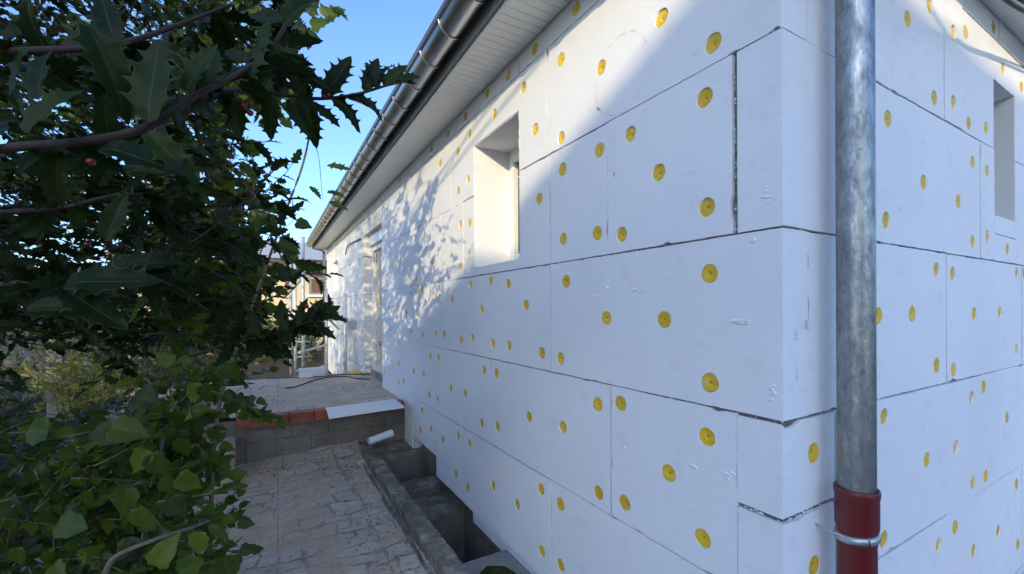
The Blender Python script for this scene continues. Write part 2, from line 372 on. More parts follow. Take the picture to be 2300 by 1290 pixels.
for (ya, yb, ZC) in ((3.76, 4.15, z_(-1.24)), (3.30, 3.43, z_(-1.37)), (2.82, 2.95, z_(-1.39))):
    bm = bmesh.new(); n = 12
    box(bm, KX1, FX+.002, ya, yb, ZC-1.2, ZC-.05, mi=1); box(bm, KX1, FX+.001, ya-.006, yb+.004, ZC-.05, ZC-.012, .004)
    bmesh.ops.subdivide_edges(bm, edges=[e for e in bm.edges if e.calc_length() > .1], cuts=14, use_grid_fill=True)
    for v in bm.verts:
        v.co.z += .008*mn.noise(v.co*11)+.004*mn.noise(v.co*50); v.co.y += .005*mn.noise(v.co*23); 
    o = fin(bm, 'cross_wall', M['kerb'], pit); o.data.materials.append(M['blockwall'])
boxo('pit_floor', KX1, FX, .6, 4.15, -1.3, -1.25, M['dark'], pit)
ZC = z_(-1.30)
boxo('pit_ledge', KX1, FX, 2.951, 3.299, -.45, z_(-1.47), M['kerb'], pit)
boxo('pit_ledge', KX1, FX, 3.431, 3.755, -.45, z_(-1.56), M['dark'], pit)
slab = boxo('cover_slab', KX1, FX-.003, .62, PY0+.03, -.22, ZC-.01, M['conc_l'], pit, .008)
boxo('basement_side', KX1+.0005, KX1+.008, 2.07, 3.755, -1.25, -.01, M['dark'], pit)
# moss cushion on the slab
bm = bmesh.new(); bmesh.ops.create_icosphere(bm, subdivisions=5, radius=1)
for v in bm.verts:
    p = v.co.copy(); v.co = Vector((.965+p.x*.085, 1.80+p.y*.16, ZC-.012+max(-.01, p.z)*(.035)))
    v.co.z += .012*mn.noise(v.co*40)+.006*mn.noise(v.co*110); v.co.x += .03*mn.noise(p*2); 
tag(fin(bm, 'moss_cushion', M['moss'], None, True), 'green moss patch on the pale slab at the near end of the pit', 'moss', kind='stuff')
# white PVC pipe lying at the wall end of kerb
a = at(836, 989, 3.60); b = at(880, 973, 3.72)
pp = empty('drain_pipe', a, label='short white plastic pipe stub lying over the pit end under the tiled step', cat='pipe')
bm = bmesh.new(); d = (b-a).normalized(); tube(bm, [a-d*.03, b], .030, 20, cap=False); tube(bm, [b, a-d*.03], .026, 20, cap=False); fin(bm, 'tube', M['pvc'], pp, True)
bm = bmesh.new(); tube(bm, [b-d*.055, b+d*.002], .033, 20, cap=False); tube(bm, [b+d*.002, b-d*.055], .0305, 20, cap=False); fin(bm, 'socket', M['pvc'], pp, True)
# white trim board on the tiled edge
bm = bmesh.new(); n = 24
def q(px, py, z): r = ray(px, py); t = (z-H)/r.z; return C0+r*t
zb = ZT+.016
cs = [q(738, 938, zb+.006), q(908, 913, zb+.002), q(884, 897, zb), q(731, 917, zb)]
rows = []
for i in range(n+1):
    s = i/n; f = cs[0].lerp(cs[1], s); k = cs[3].lerp(cs[2], s); up = .010*math.sin(s*math.pi*1.0)*-1+.012*s*s*0
    rows.append([f+Vector((0, -.012, -.010+.0*s)), f+Vector((0, 0, .004+.003*math.sin(s*5))), f.lerp(k, .5)+Vector((0, 0, .008)), k+Vector((0, 0, .004))])
vs = [[bm.verts.new(p) for p in r] for r in rows]
for i in range(n):
    for k in range(3): bm.faces.new((vs[i][k], vs[i][k+1], vs[i+1][k+1], vs[i+1][k]))
o = fin(bm, 'plastic_strip', M['pvc']); md = o.modifiers.new('t', 'SOLIDIFY'); md.thickness = .003
tag(o, 'white plastic trim strip lying across the red tiled terrace edge', 'trim strip')
# ------------------------------------------------------------ the house
hs = empty('house', (WX+1, 5, 0), label='single storey house clad in white polystyrene boards with yellow anchor caps', cat='house')
W1 = lambda u, z, n: Vector((WX-n, u, z))
W2 = lambda u, z, n: Vector((u, WY-n, z))
WIN1 = (1.903, 2.46, z_(.255), z_(1.022)); WIN2 = (2.835, 3.16, z_(.325), z_(1.02))
DOOR = (4.96, 5.98, ZT-.2, z_(.985)); WIN3 = (8.45, 9.12, z_(.37), z_(.92))
caps = {1: [], 2: []}
c1 = [(1293,19),(1201,111),(1142,169),(1094,211),(1046,262),(1007,302),(970,335),(947,365),(919,389),(898,406),
(1485,40),(1601,97),(1260,134),(1350,152),(1176,197),(1203,291),(1260,310),(1111,257),(1055,302),(1028,340),(989,366),(1052,404),(1029,428),(946,413),
(1583,220),(1416,302),(1346,337),(1480,388),(1588,466),(1341,524),(1397,527),(1263,380),(1211,447),(1264,537),(1034,505),(1055,501),
(1213,591),(1271,632),(1034,600),(1057,640),(1102,631),(1141,638),(1592,615),(1361,715),(1491,718),(1181,686),(1082,695),(1015,673),(978,667),(949,651),(935,657),(923,661),(935,629),(911,633),
(970,590),(989,586),(880,600),(889,599),(872,691),(895,700),(913,703),(872,738),(878,742),(924,746),(950,752),(979,751),(997,750),(1035,762),(1062,760),(1107,772),(1143,776),(1217,793),(1258,806),(1594,860),
(895,773),(908,782),(966,800),(985,803),(870,806),(878,810),(895,817),(929,834),(951,840),(864,836),(895,858),(906,856),(964,887),(983,897),
(1088,831),(1115,838),(1013,872),(1045,884),(922,918),(948,922),(1188,937),(1082,951),(1117,958),(944,966),(968,963),(995,986),(1029,978),(1055,996),(1342,908),(1393,906),(1264,960),(1586,982),
(1024,1064),(1051,1095),(1108,1090),(1162,1133),(1216,1099),(1217,1238),(1501,1063),(1344,1107),(1402,1130),(1258,1133),(1577,1210),(1258,1270)]
c2 = [(2088,14),(2038,43),(2140,73),(2170,73),(2186,23),(2231,62),(2254,154),(2295,195),(2098,221),(2140,231),(1996,267),(2177,277),(2216,288),(2186,365),(2217,385),(2076,410),(2154,452),(1992,495),(2186,543),(2218,531),(2263,561),
(2105,606),(2140,616),(2284,614),(2299,614),(1974,710),(2050,705),(2188,705),(2246,702),(2284,786),(2105,821),(2142,831),(2211,869),(2181,893),(2264,938),(1985,937),(2146,1005),(2081,1033),(2184,1084),(2216,1070),(2285,1088),(1984,1212),(2147,1185),(2107,1225),(2189,1238),(2244,1194),(2288,1223),(1829,1018),(1829,1271),(2265,507)]
caps[1] = [on1(*p) for p in c1]; caps[2] = [on2(*p) for p in c2]
rr2 = random.Random(5)
for i in range(16): caps[1].append((rr2.uniform(6.2, 9.9), z_(rr2.uniform(-.7, 1.1))))
for i in range(40): caps[2].append((rr2.uniform(3.35, 9), z_(rr2.uniform(-1.2, 1.2))))
def loops(rect, cuts):
    u0, u1, z0, z1 = rect
    us = sorted({u0, u1, *[c for k in cuts for c in k[:2] if u0 < c < u1]}); zs = sorted({z0, z1, *[c for k in cuts for c in k[2:] if z0 < c < z1]})
    E = set()
    for i in range(len(us)-1):
        for j in range(len(zs)-1):
            cu, cz = (us[i]+us[i+1])/2, (zs[j]+zs[j+1])/2
            if any(k[0] < cu < k[1] and k[2] < cz < k[3] for k in cuts): continue
            q_ = [(us[i], zs[j]), (us[i+1], zs[j]), (us[i+1], zs[j+1]), (us[i], zs[j+1])]
            for k in range(4):
                e = (q_[k], q_[(k+1) % 4])
                if (e[1], e[0]) in E: E.remove((e[1], e[0]))
                else: E.add(e)
    nx_ = {a: b for a, b in E}; out = []
    while nx_:
        s = next(iter(nx_)); lp = [s]; c = nx_.pop(s)
        while c != s: lp.append(c); c = nx_.pop(c)
        pts = [p for i, p in enumerate(lp) if not ((lp[i-1][0] == p[0] == lp[(i+1) % len(lp)][0]) or (lp[i-1][1] == p[1] == lp[(i+1) % len(lp)][1]))]
        out.append(pts)
    return out
NB = [0]; usedcaps = {1: [], 2: []}
def board(wi, rect, cuts=(), gap=.0018, th=TH, m='eps', rough=1.0, name='insulation_board'):
    """one polystyrene board as a solid with ragged edges and bored cap holes"""
    W = W1 if wi == 1 else W2; NB[0] += 1; key = NB[0]*3.7
    off = .0008*((NB[0]*37) % 7-3); gap = gap*(.45+.25*((NB[0]*29) % 7))
    r = (rect[0]+(gap if rect[0] not in (WX, WY) else 0), rect[1]-gap, rect[2]+gap, rect[3]-gap)
    bm = bmesh.new(); edges = []
    def loop(pts, closed_pts=True):
        vs = [bm.verts.new(W(u, z, off)) for u, z in pts]
        return vs, [bm.edges.new((vs[i], vs[(i+1) % len(vs)])) for i in range(len(vs))]
    outer = []
    for lp in loops(r, cuts):
        pts = []
        for i in range(len(lp)):
            a = Vector(lp[i]); b = Vector(lp[(i+1) % len(lp)]); L = (b-a).length; n = max(1, int(L/.012)) if L > .03 else 2
            d = (b-a)/L; nn = Vector((d.y, -d.x))
            for k in range(n):
                p = a.lerp(b, k/n)
                if 0 < k < n:
                    s = mn.noise(Vector((p.x*60, p.y*60, key))); t = mn.noise(Vector((p.x*9, p.y*9, key+9)))
                    e = .0017*s + .0024*t
                    chip = mn.noise(Vector((p.x*14, p.y*14, key+33)))
                    if chip > .38: e -= (chip-.38)*.022*rough
                    cu_ = WY if wi == 1 else WX
                    if abs(p.x-cu_) < .001: e = .0005*s
                    p = p+nn*min(.0006, e)
                pts.append((p.x, p.y))
        vs, es = loop(pts); outer.append(vs); edges += es
    for (u, z) in caps[wi]:
        if r[0]+.031 < u < r[1]-.031 and r[2]+.031 < z < r[3]-.031 and not any(k[0]-.03 < u < k[1]+.03 and k[2]-.03 < z < k[3]+.03 for k in cuts):
            if any(abs(u-a)+abs(z-b) < .001 for a, b in usedcaps[wi]): continue
            usedcaps[wi].append((u, z))
            ra = .0285; h_ = []
            for k in range(22):
                t = 2*math.pi*k/22; q_ = ra*(1+.06*mn.noise(Vector((math.cos(t)*1.5, math.sin(t)*1.5, u*9+z*7))))
                h_.append((u+q_*math.cos(t), z+q_*math.sin(t)))
            vs, es = loop(h_); edges += es
            # countersunk flank
            vi = [bm.verts.new(W(u+(pu-u)*.93, z+(pz-z)*.93, off-.007)) for pu, pz in h_]
            for k in range(22): bm.faces.new((vs[k], vs[(k+1) % 22], vi[(k+1) % 22], vi[k]))
    bmesh.ops.triangle_fill(bm, use_beauty=True, use_dissolve=False, edges=edges)
    for vs in outer:
        n = len(vs); back = [bm.verts.new(v.co-W(0, 0, 1)*0+ (W(0, 0, -th)-W(0, 0, 0))) for v in vs]
        for k in range(n): bm.faces.new((vs[k], vs[(k+1) % n], back[(k+1) % n], back[k]))
    return fin(bm, name, M[m], hs)
Z = [z_(v) for v in (1.31, 1.205, .708, .205, -.290, -.787, -1.287)]
def row(wi, zi, us, cuts=(), **k):
    for i in range(len(us)-1):
        if us[i+1] <= us[i]: continue
        board(wi, (us[i], us[i+1], Z[zi+1] if zi+1 < len(Z) else k.get('zb'), Z[zi]), cuts, **{a: b for a, b in k.items() if a != 'zb'})
row(1, 0, [WY, 1.903, 2.736, 3.74, 4.96], [WIN1])
row(1, 1, [WY, 1.65, 2.636, 2.858, 3.86, 4.96], [WIN1])
board(1, (WY+TH+.008, 1.243, Z[3], Z[2]), gap=.0022, rough=1.6)
row(1, 2, [1.243, 1.63, 2.63, 2.784, 3.08, 3.60, 4.6, 4.96], [WIN1])
row(1, 3, [WY, 1.63, 2.134, 2.61, 3.07, 3.60, 4.6, 4.96], [WIN1])
row(1, 4, [WY+TH, 1.235, 2.237, 3.21, 4.05], [])
for a, b in ((4.05, 4.15), (4.15, 4.96)): board(1, (a, b, ZT-.02, Z[4]))
board(1, (3.78, 4.05, z_(-1.246), Z[5])); board(1, (3.18, 3.78, z_(-1.136), Z[5]))
board(1, (2.64, 3.18, Z[6], Z[5])); board(1, (1.63, 2.64, Z[6], Z[5])); board(1, (WY+TH, 1.63, Z[6], Z[5]))
board(1, (WY+TH, 2.50, z_(-1.35), Z[6]), gap=.002)
# beyond the door
board(1, (4.96, 5.98, DOOR[3], Z[0]), m='eps_sunlit')
for zi, us in ((0, [5.98, 7.3, 8.6, 10.1]), (1, [5.98, 6.7, 7.7, 8.7, 10.1]), (2, [5.98, 7.1, 8.2, 9.3, 10.1]), (3, [5.98, 6.8, 7.6, 8.6, 9.6, 10.1]), (4, [5.98, 6.5, 7.4, 8.4, 9.4, 10.1]), (5, [5.98, 6.31, 7.3, 8.3, 9.3, 10.1])):
    for i in range(len(us)-1):
        board(1, (us[i], us[i+1], Z[zi+1] if not (zi == 5 and i == 0) else z_(-.86), Z[zi]), [WIN3], m='eps_sunlit', gap=.003)
# end wall
row(2, 0, [WX, 1.7, 2.90, 3.9, 5, 6, 7, 8, 9], [])
row(2, 1, [WX+TH, 2.23, 2.427, 3.43, 4.4, 5.4, 6.4, 7.4, 9], [WIN2])
row(2, 2, [WX, 1.646, 2.646, 3.646, 4.6, 5.6, 6.6, 7.6, 9], [WIN2], )
row(2, 3, [WX+TH, 2.25, 3.25, 4.25, 5.25, 6.25, 7.25, 9], [])
for a, b in ((z_(-.542), Z[4]), (Z[5], z_(-.542))): board(2, (WX, 1.40, a, b), gap=.0042, rough=1.6)
row(2, 4, [1.40, 2.646, 3.646, 4.6, 5.6, 6.6, 7.6, 9])
row(2, 5, [WX, 2.25, 3.25, 4.25, 5.25, 6.25, 9]); board(2, (WX, 9, z_(-1.36), Z[6]))
# rough inner reveal pieces of the end wall window
x0, x1, za, zb_ = WIN2
boxo('reveal', x1-.004, x1+.02, WY+.003, WY+.30, za+.086, zb_-.001, M['eps_rough'], hs)
boxo('reveal', x0+.004, x1-.004, WY-.001, WY+TH+.001, za+.004, za+.085, M['eps'], hs)
boxo('reveal', x0-.02, x1+.02, WY+TH+.001, WY+.30, zb_, zb_+.05, M['eps'], hs)
boxo('reveal', x0-.02, x1+.02, WY+TH+.001, WY+.30, za-.05, za+.07, M['conc_l'], hs)
boxo('reveal', x0-.06, x0, WY+TH+.001, WY+.30, za-.02, zb_+.02, M['eps'], hs)
boxo('window_blank', x0-.02, x1+.02, WY+.30, WY+.32, za-.02, zb_+.02, M['pvc'], hs)
def sheets():
    bm = bmesh.new()
    def r1(y0, y1, z0, z1): bm.faces.new([bm.verts.new(W1(*p, -.0098)) for p in ((y0, z0), (y1, z0), (y1, z1), (y0, z1))])
    def r2(x0, x1, z0, z1): bm.faces.new([bm.verts.new(W2(*p, -.0098)) for p in ((x0, z0), (x1, z0), (x1, z1), (x0, z1))])
    e = .006; zt_ = Z[0]-.002
    r1(WY+.012, WIN1[0]-e, z_(-1.27), zt_); r1(WIN1[1]+e, 3.17, z_(-1.27), zt_); r1(3.17, 3.77, z_(-1.12), zt_); r1(3.77, 4.04, z_(-1.23), zt_); r1(4.04, 4.95, ZT, zt_)
    r1(WIN1[0]-e, WIN1[1]+e, z_(-1.27), WIN1[2]-e); r1(WIN1[0]-e, WIN1[1]+e, WIN1[3]+e, zt_)
    r1(5.99, WIN3[0]-e, z_(-1.27), zt_); r1(WIN3[1]+e, 10.09, z_(-1.27), zt_); r1(WIN3[0]-e, WIN3[1]+e, z_(-1.27), WIN3[2]-e); r1(WIN3[0]-e, WIN3[1]+e, WIN3[3]+e, zt_)
    a, b, c, d = WIN2
    r2(WX+.012, a-e, z_(-1.3), zt_); r2(b+e, 8.9, z_(-1.3), zt_); r2(a-e, b+e, z_(-1.3), c-e); r2(a-e, b+e, d+e, zt_)
    fin(bm, 'joint_filler', M['filler'], hs)
M['filler'] = m_conc('grey_joint_foam', (.22, .22, .21), (.40, .40, .38), (.62, .62, .60), 60, 0, 1)
sheets()
# structural core behind insulation
bm = bmesh.new()
def core(y0, y1, z0, z1): box(bm, FX+.002, FX+.14, y0, y1, z0, z1)
core(WY+.02, WIN1[0]-.023, .52, Z[0]); core(WIN1[1]+.023, DOOR[0], .52, Z[0]); core(WIN1[0]-.023, WIN1[1]+.023, .52, WIN1[2]-.024); core(WIN1[0]-.023, WIN1[1]+.023, WIN1[3]+.024, Z[0])
core(DOOR[0], DOOR[1], DOOR[3], Z[0]); core(DOOR[1]+.023, WIN3[0]-.023, .3, Z[0]); core(WIN3[0]-.023, WIN3[1]+.023, .3, WIN3[2]-.024); core(WIN3[0]-.023, WIN3[1]+.023, WIN3[3]+.024, Z[0]); core(WIN3[1]+.023, 10.05, .3, Z[0])
box(bm, FX+.142, x0-.03, WY+TH+.002, WY+.4, -.1, Z[0]); box(bm, x1+.03, 9, WY+TH+.002, WY+.4, -.1, Z[0]); box(bm, x0-.03, x1+.03, WY+.322, WY+.4, -.1, Z[0])
box(bm, FX+.144, 9, 10.0, 10.1, .3, Z[0])
box(bm, FX+.144, x0-.03, WY+.4, WY+.41, -.1, .5)
fin(bm, 'inner_wall', M['conc'], hs)
boxo('gable_skin', WX, 9, 10.1, 10.12, .3, Z[0], M['eps_sunlit'], hs)
# window 1 with reveals
def window(W_, depth, frame_w=.055, sill=True, lab=None):
    y0, y1, z0, z1 = W_
    w_ = empty('window', (WX+depth, (y0+y1)/2, z0)); w_.parent = hs; w_.location -= hs.location
    if lab: w_['label'] = lab
    xa, xb = WX+.003, WX+depth
    boxo('reveal', xa, xb, y1-.006, y1+.02, z0+.005, z1-.0065, M['eps'], w_); boxo('reveal', xa, xb, y0-.02, y0+.006, z0+.005, z1-.0065, M['eps'], w_)
    boxo('reveal', xa, xb, y0-.02, y1+.02, z1-.006, z1+.02, M['eps'], w_); boxo('sill', WX+.004, xb, y0-.001, y1+.001, z0-.018, z0+.004, M['eps'], w_)
    bm = bmesh.new(); f = frame_w
    for (a, b, c, d) in ((y0, y0+f, z0+.004, z1), (y1-f, y1, z0+.004, z1), (y0+f, y1-f, z1-f, z1), (y0+f, y1-f, z0+.004, z0+f)): box(bm, xb, xb+.06, a, b, c, d, .004)
    g = f+.006
    for (a, b, c, d) in ((y0+g, y0+g+.05, z0+g, z1-g), (y1-g-.05, y1-g, z0+g, z1-g), (y0+g+.05, y1-g-.05, z1-g-.05, z1-g), (y0+g+.05, y1-g-.05, z0+g, z0+g+.05)): box(bm, xb-.012, xb+.05, a, b, c, d, .005)
    fin(bm, 'frame', M['pvc'], w_)
    boxo('pane', xb+.02, xb+.026, y0+g+.05, y1-g-.05, z0+g+.05, z1-g-.05, M['glass'], w_)
    return w_
def crumbs_joint():
    bm = bmesh.new(); r_ = random.Random(3)
    def run(W, a, b, n_, smx):
        a = Vector(a); b = Vector(b); d = (b-a).normalized(); nn = Vector((-d.y, d.x))
        for i in range(n_):
            t = r_.random()
            if mn.noise(Vector((a.x*3+t*7, a.y*5, 2))) < -.05: continue
            p = a.lerp(b, t)+nn*r_.gauss(0, .0022); s_ = r_.uniform(.0006, smx)
            bmesh.ops.create_icosphere(bm, subdivisions=1, radius=s_, matrix=Matrix.Translation(W(p.x, p.y, .0006))@Matrix.Rotation(r_.uniform(0, 3), 4, 'X')@Matrix.Diagonal((.8, r_.uniform(.7, 2.4), r_.uniform(.7, 1.6), 1)))
    for k in (1, 2, 3, 4, 5): run(W1, (WY, Z[k]), (2.4 if k < 5 else 3, Z[k]), 130, .0017); run(W2, (WX, Z[k]), (2.8, Z[k]), 100, .0016)
    run(W2, (WX, z_(-.542)), (1.36, z_(-.542)), 60, .0024); run(W1, (WY, z_(-.542)), (WY+TH, z_(-.542)), 40, .0024)
    for (u, k) in ((WY+TH+.003, 2), (1.243, 2), (1.63, 3), (WY+TH, 4), (1.235, 4), (1.65, 1)): run(W1, (u, Z[k]), (u, Z[k+1]), 90, .0018)
    for (u, k) in ((2.23, 1), (2.427, 1), (2.25, 3), (2.646, 2)): run(W2, (u, Z[k]), (u, Z[k+1]), 60, .0017)
    fin(bm, 'joint_crumbs', M['eps'], hs)['kind'] = 'stuff'
crumbs_joint()
# gouges and blisters one can see on the near boards
bm = bmesh.new(); r_ = random.Random(9)
def blister(px, py, w_, h_, k=9):
    for i in range(k):
        u, z = on1(px+r_.uniform(-.5, .5)*w_, py+r_.uniform(-.5, .5)*h_-.18*h_*math.cos(r_.uniform(-1, 1)))
        bmesh.ops.create_icosphere(bm, subdivisions=2, radius=r_.uniform(.003, .0065), matrix=Matrix.Translation(W1(u, z, -.0012))@Matrix.Rotation(r_.uniform(-.5, .5), 4, 'X')@Matrix.Diagonal((.55, 1.7, .8, 1)))
for a in ((1662, 725, 40, 9, 14), (1422, 656, 8, 10, 4), (1340, 621, 6, 4, 2), (1337, 665, 5, 6, 2), (1340, 482, 9, 5, 3), (1634, 1076, 22, 22, 10), (1690, 545, 8, 14, 4), (1500, 618, 10, 8, 3), (1365, 635, 4, 40, 6), (1395, 470, 8, 3, 2), (1555, 1048, 10, 6, 3), (1145, 680, 6, 10, 2), (1720, 450, 10, 60, 5), (1735, 900, 12, 60, 5), (1400, 1010, 6, 6, 2)): blister(*a)
fin(bm, 'foam_blisters', M['eps'], hs, True)['kind'] = 'stuff'
M['glass'] = mat('window_glass', (.02, .025, .03), .05, 0, .8)
window(WIN1, .245, .035, lab='white framed window set deep in the polystyrene wall')
window(WIN3, .2, .04)
# ragged foam lip round the window
bm = bmesh.new()
def lip(a, b):
    n = 40
    for i in range(n):
        p = a.lerp(b, i/n)+Vector((rnd.uniform(-.003, .002), 0, 0)); r_ = rnd.uniform(.001, .0032)
        bmesh.ops.create_icosphere(bm, subdivisions=1, radius=r_, matrix=Matrix.Translation(p)@Matrix.Diagonal((1, rnd.uniform(.7, 2.2), rnd.uniform(.7, 2.2), 1)))
y0, y1, z0, z1 = WIN1
lip(W1(y0, z0, 0), W1(y0, z1, 0)); lip(W1(y1, z1, 0), W1(y0, z1, 0)); lip(W1(y0, z1, 0), W1(y0, z1-.2, 0)); lip(W1(y1, z0, 0), W1(y0, z0, 0)); lip(W1(y1, z0, 0), W1(y1, z1, 0))
fin(bm, 'foam_crumbs', M['eps'], hs)
# door
dr = empty('door', (FX, 5.47, ZT)); dr.parent = hs; dr.location -= hs.location; dr['label'] = 'white framed glazed terrace door'
y0, y1, _, z1 = DOOR
boxo('reveal', WX+TH+.001, WX+.16, y1, y1+.02, ZT-.03, z1, M['eps'], dr)
boxo('shutter_box', WX+.06, WX+.3, y0, y1, z1-.14, z1-.002, M['pvc'], dr)
bm = bmesh.new()
for (a, b, c, d) in ((y0, y0+.07, ZT, z1-.142), (y1-.07, y1, ZT, z1-.142), (y0+.07, y1-.07, ZT, ZT+.1), (y0+.07, y1-.07, z1-.21, z1-.142)): box(bm, WX+.10, WX+.16, a, b, c, d, .004)
fin(bm, 'frame', M['pvc'], dr)
def m_brick():
    m = mat('old_brick', (.4, .15, .1), .9); n = N(m); b = n.n('ShaderNodeTexBrick'); b.inputs['Scale'].default_value = 1; b.inputs['Brick Width'].default_value = .24; b.inputs['Row Height'].default_value = .09; b.inputs['Mortar Size'].default_value = .012
    b.inputs['Color1'].default_value = (.42, .16, .1, 1); b.inputs['Color2'].default_value = (.5, .3, .2, 1); b.inputs['Mortar'].default_value = (.6, .57, .5, 1)
    mp = n.n('ShaderNodeMapping'); mp.inputs['Rotation'].default_value = (R(90), 0, R(90)); n.l(n.coord(), mp.inputs[0]); 
    c = n.n('ShaderNodeCombineXYZ'); s = n.n('ShaderNodeSeparateXYZ'); n.l(n.coord(), s.inputs[0]); n.l(s.outputs['Y'], c.inputs[0]); n.l(s.outputs['Z'], c.inputs[1]); n.l(c.outputs[0], b.inputs['Vector'])
    k = n.noise(4, 5); n.col(n.mix(n.ramp(k, [(.36, 0), (.46, 1)]), b.outputs['Color'], (.60, .54, .42))); return m
M['brick'] = m_brick()
boxo('brick_lining', WX+.135, WX+.15, y0+.07, y1-.07, ZT+.1, z1-.21, M['brick'], dr)
# yellow caps (the hundred nearest as parts)
def cap_mesh(seed):
    bm = bmesh.new(); r_ = random.Random(seed); rings = []
    for (ra, h) in ((.0272, 0), (.0262, .0016), (.0225, .0012), (.020, .0002), (.013, .0006), (.0055, -.0008), (.0028, -.003)):
        rings.append([bm.verts.new((0, ra*math.cos(2*math.pi*k/24), ra*math.sin(2*math.pi*k/24))) for k in range(24)])
        for v in rings[-1]: v.co.x = -(h+r_.uniform(-.0004, .0004))
    for i in range(len(rings)-1):
        for k in range(24):
            f = bm.faces.new((rings[i][k], rings[i][(k+1) % 24], rings[i+1][(k+1) % 24], rings[i+1][k])); f.material_index = 0
            f.smooth = True
    f = bm.faces.new(rings[-1]); f.material_index = 1
    me = bpy.data.meshes.new('anchor_cap'); bmesh.ops.recalc_face_normals(bm, faces=bm.faces); bm.to_mesh(me); bm.free()
    me.materials.append(M['cap']); me.materials.append(M['cap_core']); return me
cms = [cap_mesh(i) for i in range(5)]
allc = []
for wi in (1, 2):
    for (u, z) in usedcaps[wi]:
        p = (W1 if wi == 1 else W2)(u, z, -.0045); allc.append(((p-C0).length, wi, p))
allc.sort(key=lambda t: t[0])
def cap_mat(wi, p, k):
    return Matrix.Translation(p) @ (Matrix.Identity(4) if wi == 1 else Matrix.Rotation(R(90), 4, 'Z')) @ Matrix.Rotation(k*1.3, 4, 'X') @ Matrix.Rotation(.07*math.sin(k*2.1), 4, 'Y') @ Matrix.Translation((.0018*math.sin(k*4.7), 0, 0))
for k, (d, wi, p) in enumerate(allc[:100]):
    o = bpy.data.objects.new('anchor_cap', cms[k % 5]); COL.objects.link(o); o.parent = hs; o.matrix_local = Matrix.Translation(-hs.location) @ cap_mat(wi, p, k)
bm = bmesh.new()
for k, (d, wi, p) in enumerate(allc[100:]):
    n0 = len(bm.verts); bm.from_mesh(cms[k % 5]); bm.verts.ensure_lookup_table(); mm = cap_mat(wi, p, k)
    for v in bm.verts[n0:]: v.co = mm @ v.co
o = fin(bm, 'anchor_cap', M['cap'], hs, True); o.data.materials.append(M['cap_core']); o['kind'] = 'stuff'
print('caps', len(allc), 'boards', NB[0])
# pencil circle and stamps, little marks (thin raised strokes)
bm = bmesh.new(); cu, cz = on1(1393, 168)
def stroke(W, pts, wd=.0009):
    for i in range(len(pts)-1):
        a, b = Vector(pts[i]), Vector(pts[i+1]); d = (b-a).normalized(); nn = Vector((-d.y, d.x))*wd
        vs = [bm.verts.new(W(p.x, p.y, .0024)) for p in (a-nn, b-nn, b+nn, a+nn)]; bm.faces.new(vs)
circ = []
for k in range(72):
    t = 2*math.pi*k/72; 
    if k in range(32, 42) or (k*7 % 11) in (0, 4, 6, 9) or k in range(2, 8): continue
    e = [(cu+.135*math.cos(t+i*.03), cz+.142*math.sin(t+i*.03)) for i in range(4)]
    stroke(W1, e, .0003+.0005*((k*13) % 5)/4)
for (px, py, a, b) in ((1345, 244, 5, 4), (1381, 392, 4, 5), (1208, 1050, 1.5, 3), (1208, 1035, 1.5, 1.5)):
    for i in range(7):
        s = on1(px+rnd.uniform(-a, a), py+rnd.uniform(-b, b)); t = on1(px+rnd.uniform(-a, a), py+rnd.uniform(-b, b)); stroke(W1, [s, t], .0008)
for (px, py) in ((1787, 755), (1810, 730)):
    for i in range(5):
        a = on2(px-3, py-10+i*4.5); b = on2(px+3, py-10+i*4.5+rnd.uniform(-1.5, 1.5)); stroke(W2, [a, b], .0006)
    stroke(W2, [on2(px-3, py-10), on2(px-3, py+10)], .0006)
stroke(W2, [on2(1788, 822), on2(1788, 858)], .0008)
fin(bm, 'pencil_marks', M['pencil'], hs)
# eaves
ZS = z_(1.31); SX = .90
bm = bmesh.new(); y = WY-.23
while y < 10.3:
    box(bm, SX, WX+.001, y+.0015, y+.0485, ZS, ZS+.012, .0015); y += .05
x = SX
while x < 9:
    if x > SX+.2: box(bm, x+.0015, x+.0485, WY-.23, WY-.0005, ZS+.0002, ZS+.0122, .0015)
    x += .05
fin(bm, 'soffit', M['soffit'], hs)
boxo('soffit_backing', SX, 9, WY-.23, 10.3, ZS+.014, ZS+.03, M['fascia'], hs)
boxo('soffit_trim', SX-.014, SX+.001, WY-.245, 10.3, ZS-.006, ZS+.022, M['pvc'], hs, .003)
boxo('soffit_trim', SX-.014, 9, WY-.245, WY-.231, ZS-.0055, ZS+.0225, M['pvc'], hs, .003)
boxo('fascia', SX-.035, SX-.016, WY-.25, 10.3, ZS+.005, ZS+.19, M['fascia'], hs)
boxo('fascia', SX-.035, 9, WY-.27, WY-.252, ZS+.005, ZS+.19, M['fascia'], hs)
# roof as a hipped slab
bm = bmesh.new(); e = ZS+.19; a0, a1, b0, b1 = SX-.12, 9.2, WY-.36, 10.4
o_ = [bm.verts.new(p) for p in ((a0, b0, e), (a1, b0, e), (a1, b1, e), (a0, b1, e))]
hgt = 1.5; r_ = [bm.verts.new(p) for p in ((a0+4.2, b0+4.4, e+hgt), (a1-4.0, b0+4.4, e+hgt), (a1-4, b1-4.4, e+hgt), (a0+4.2, b1-4.4, e+hgt))]
for k in range(4): bm.faces.new((o_[k], o_[(k+1) % 4], r_[(k+1) % 4], r_[k]))
bm.faces.new(r_)
o = fin(bm, 'roof', M['rooftile'], hs); md = o.modifiers.new('s', 'SOLIDIFY'); md.thickness = .04; md.offset = 1
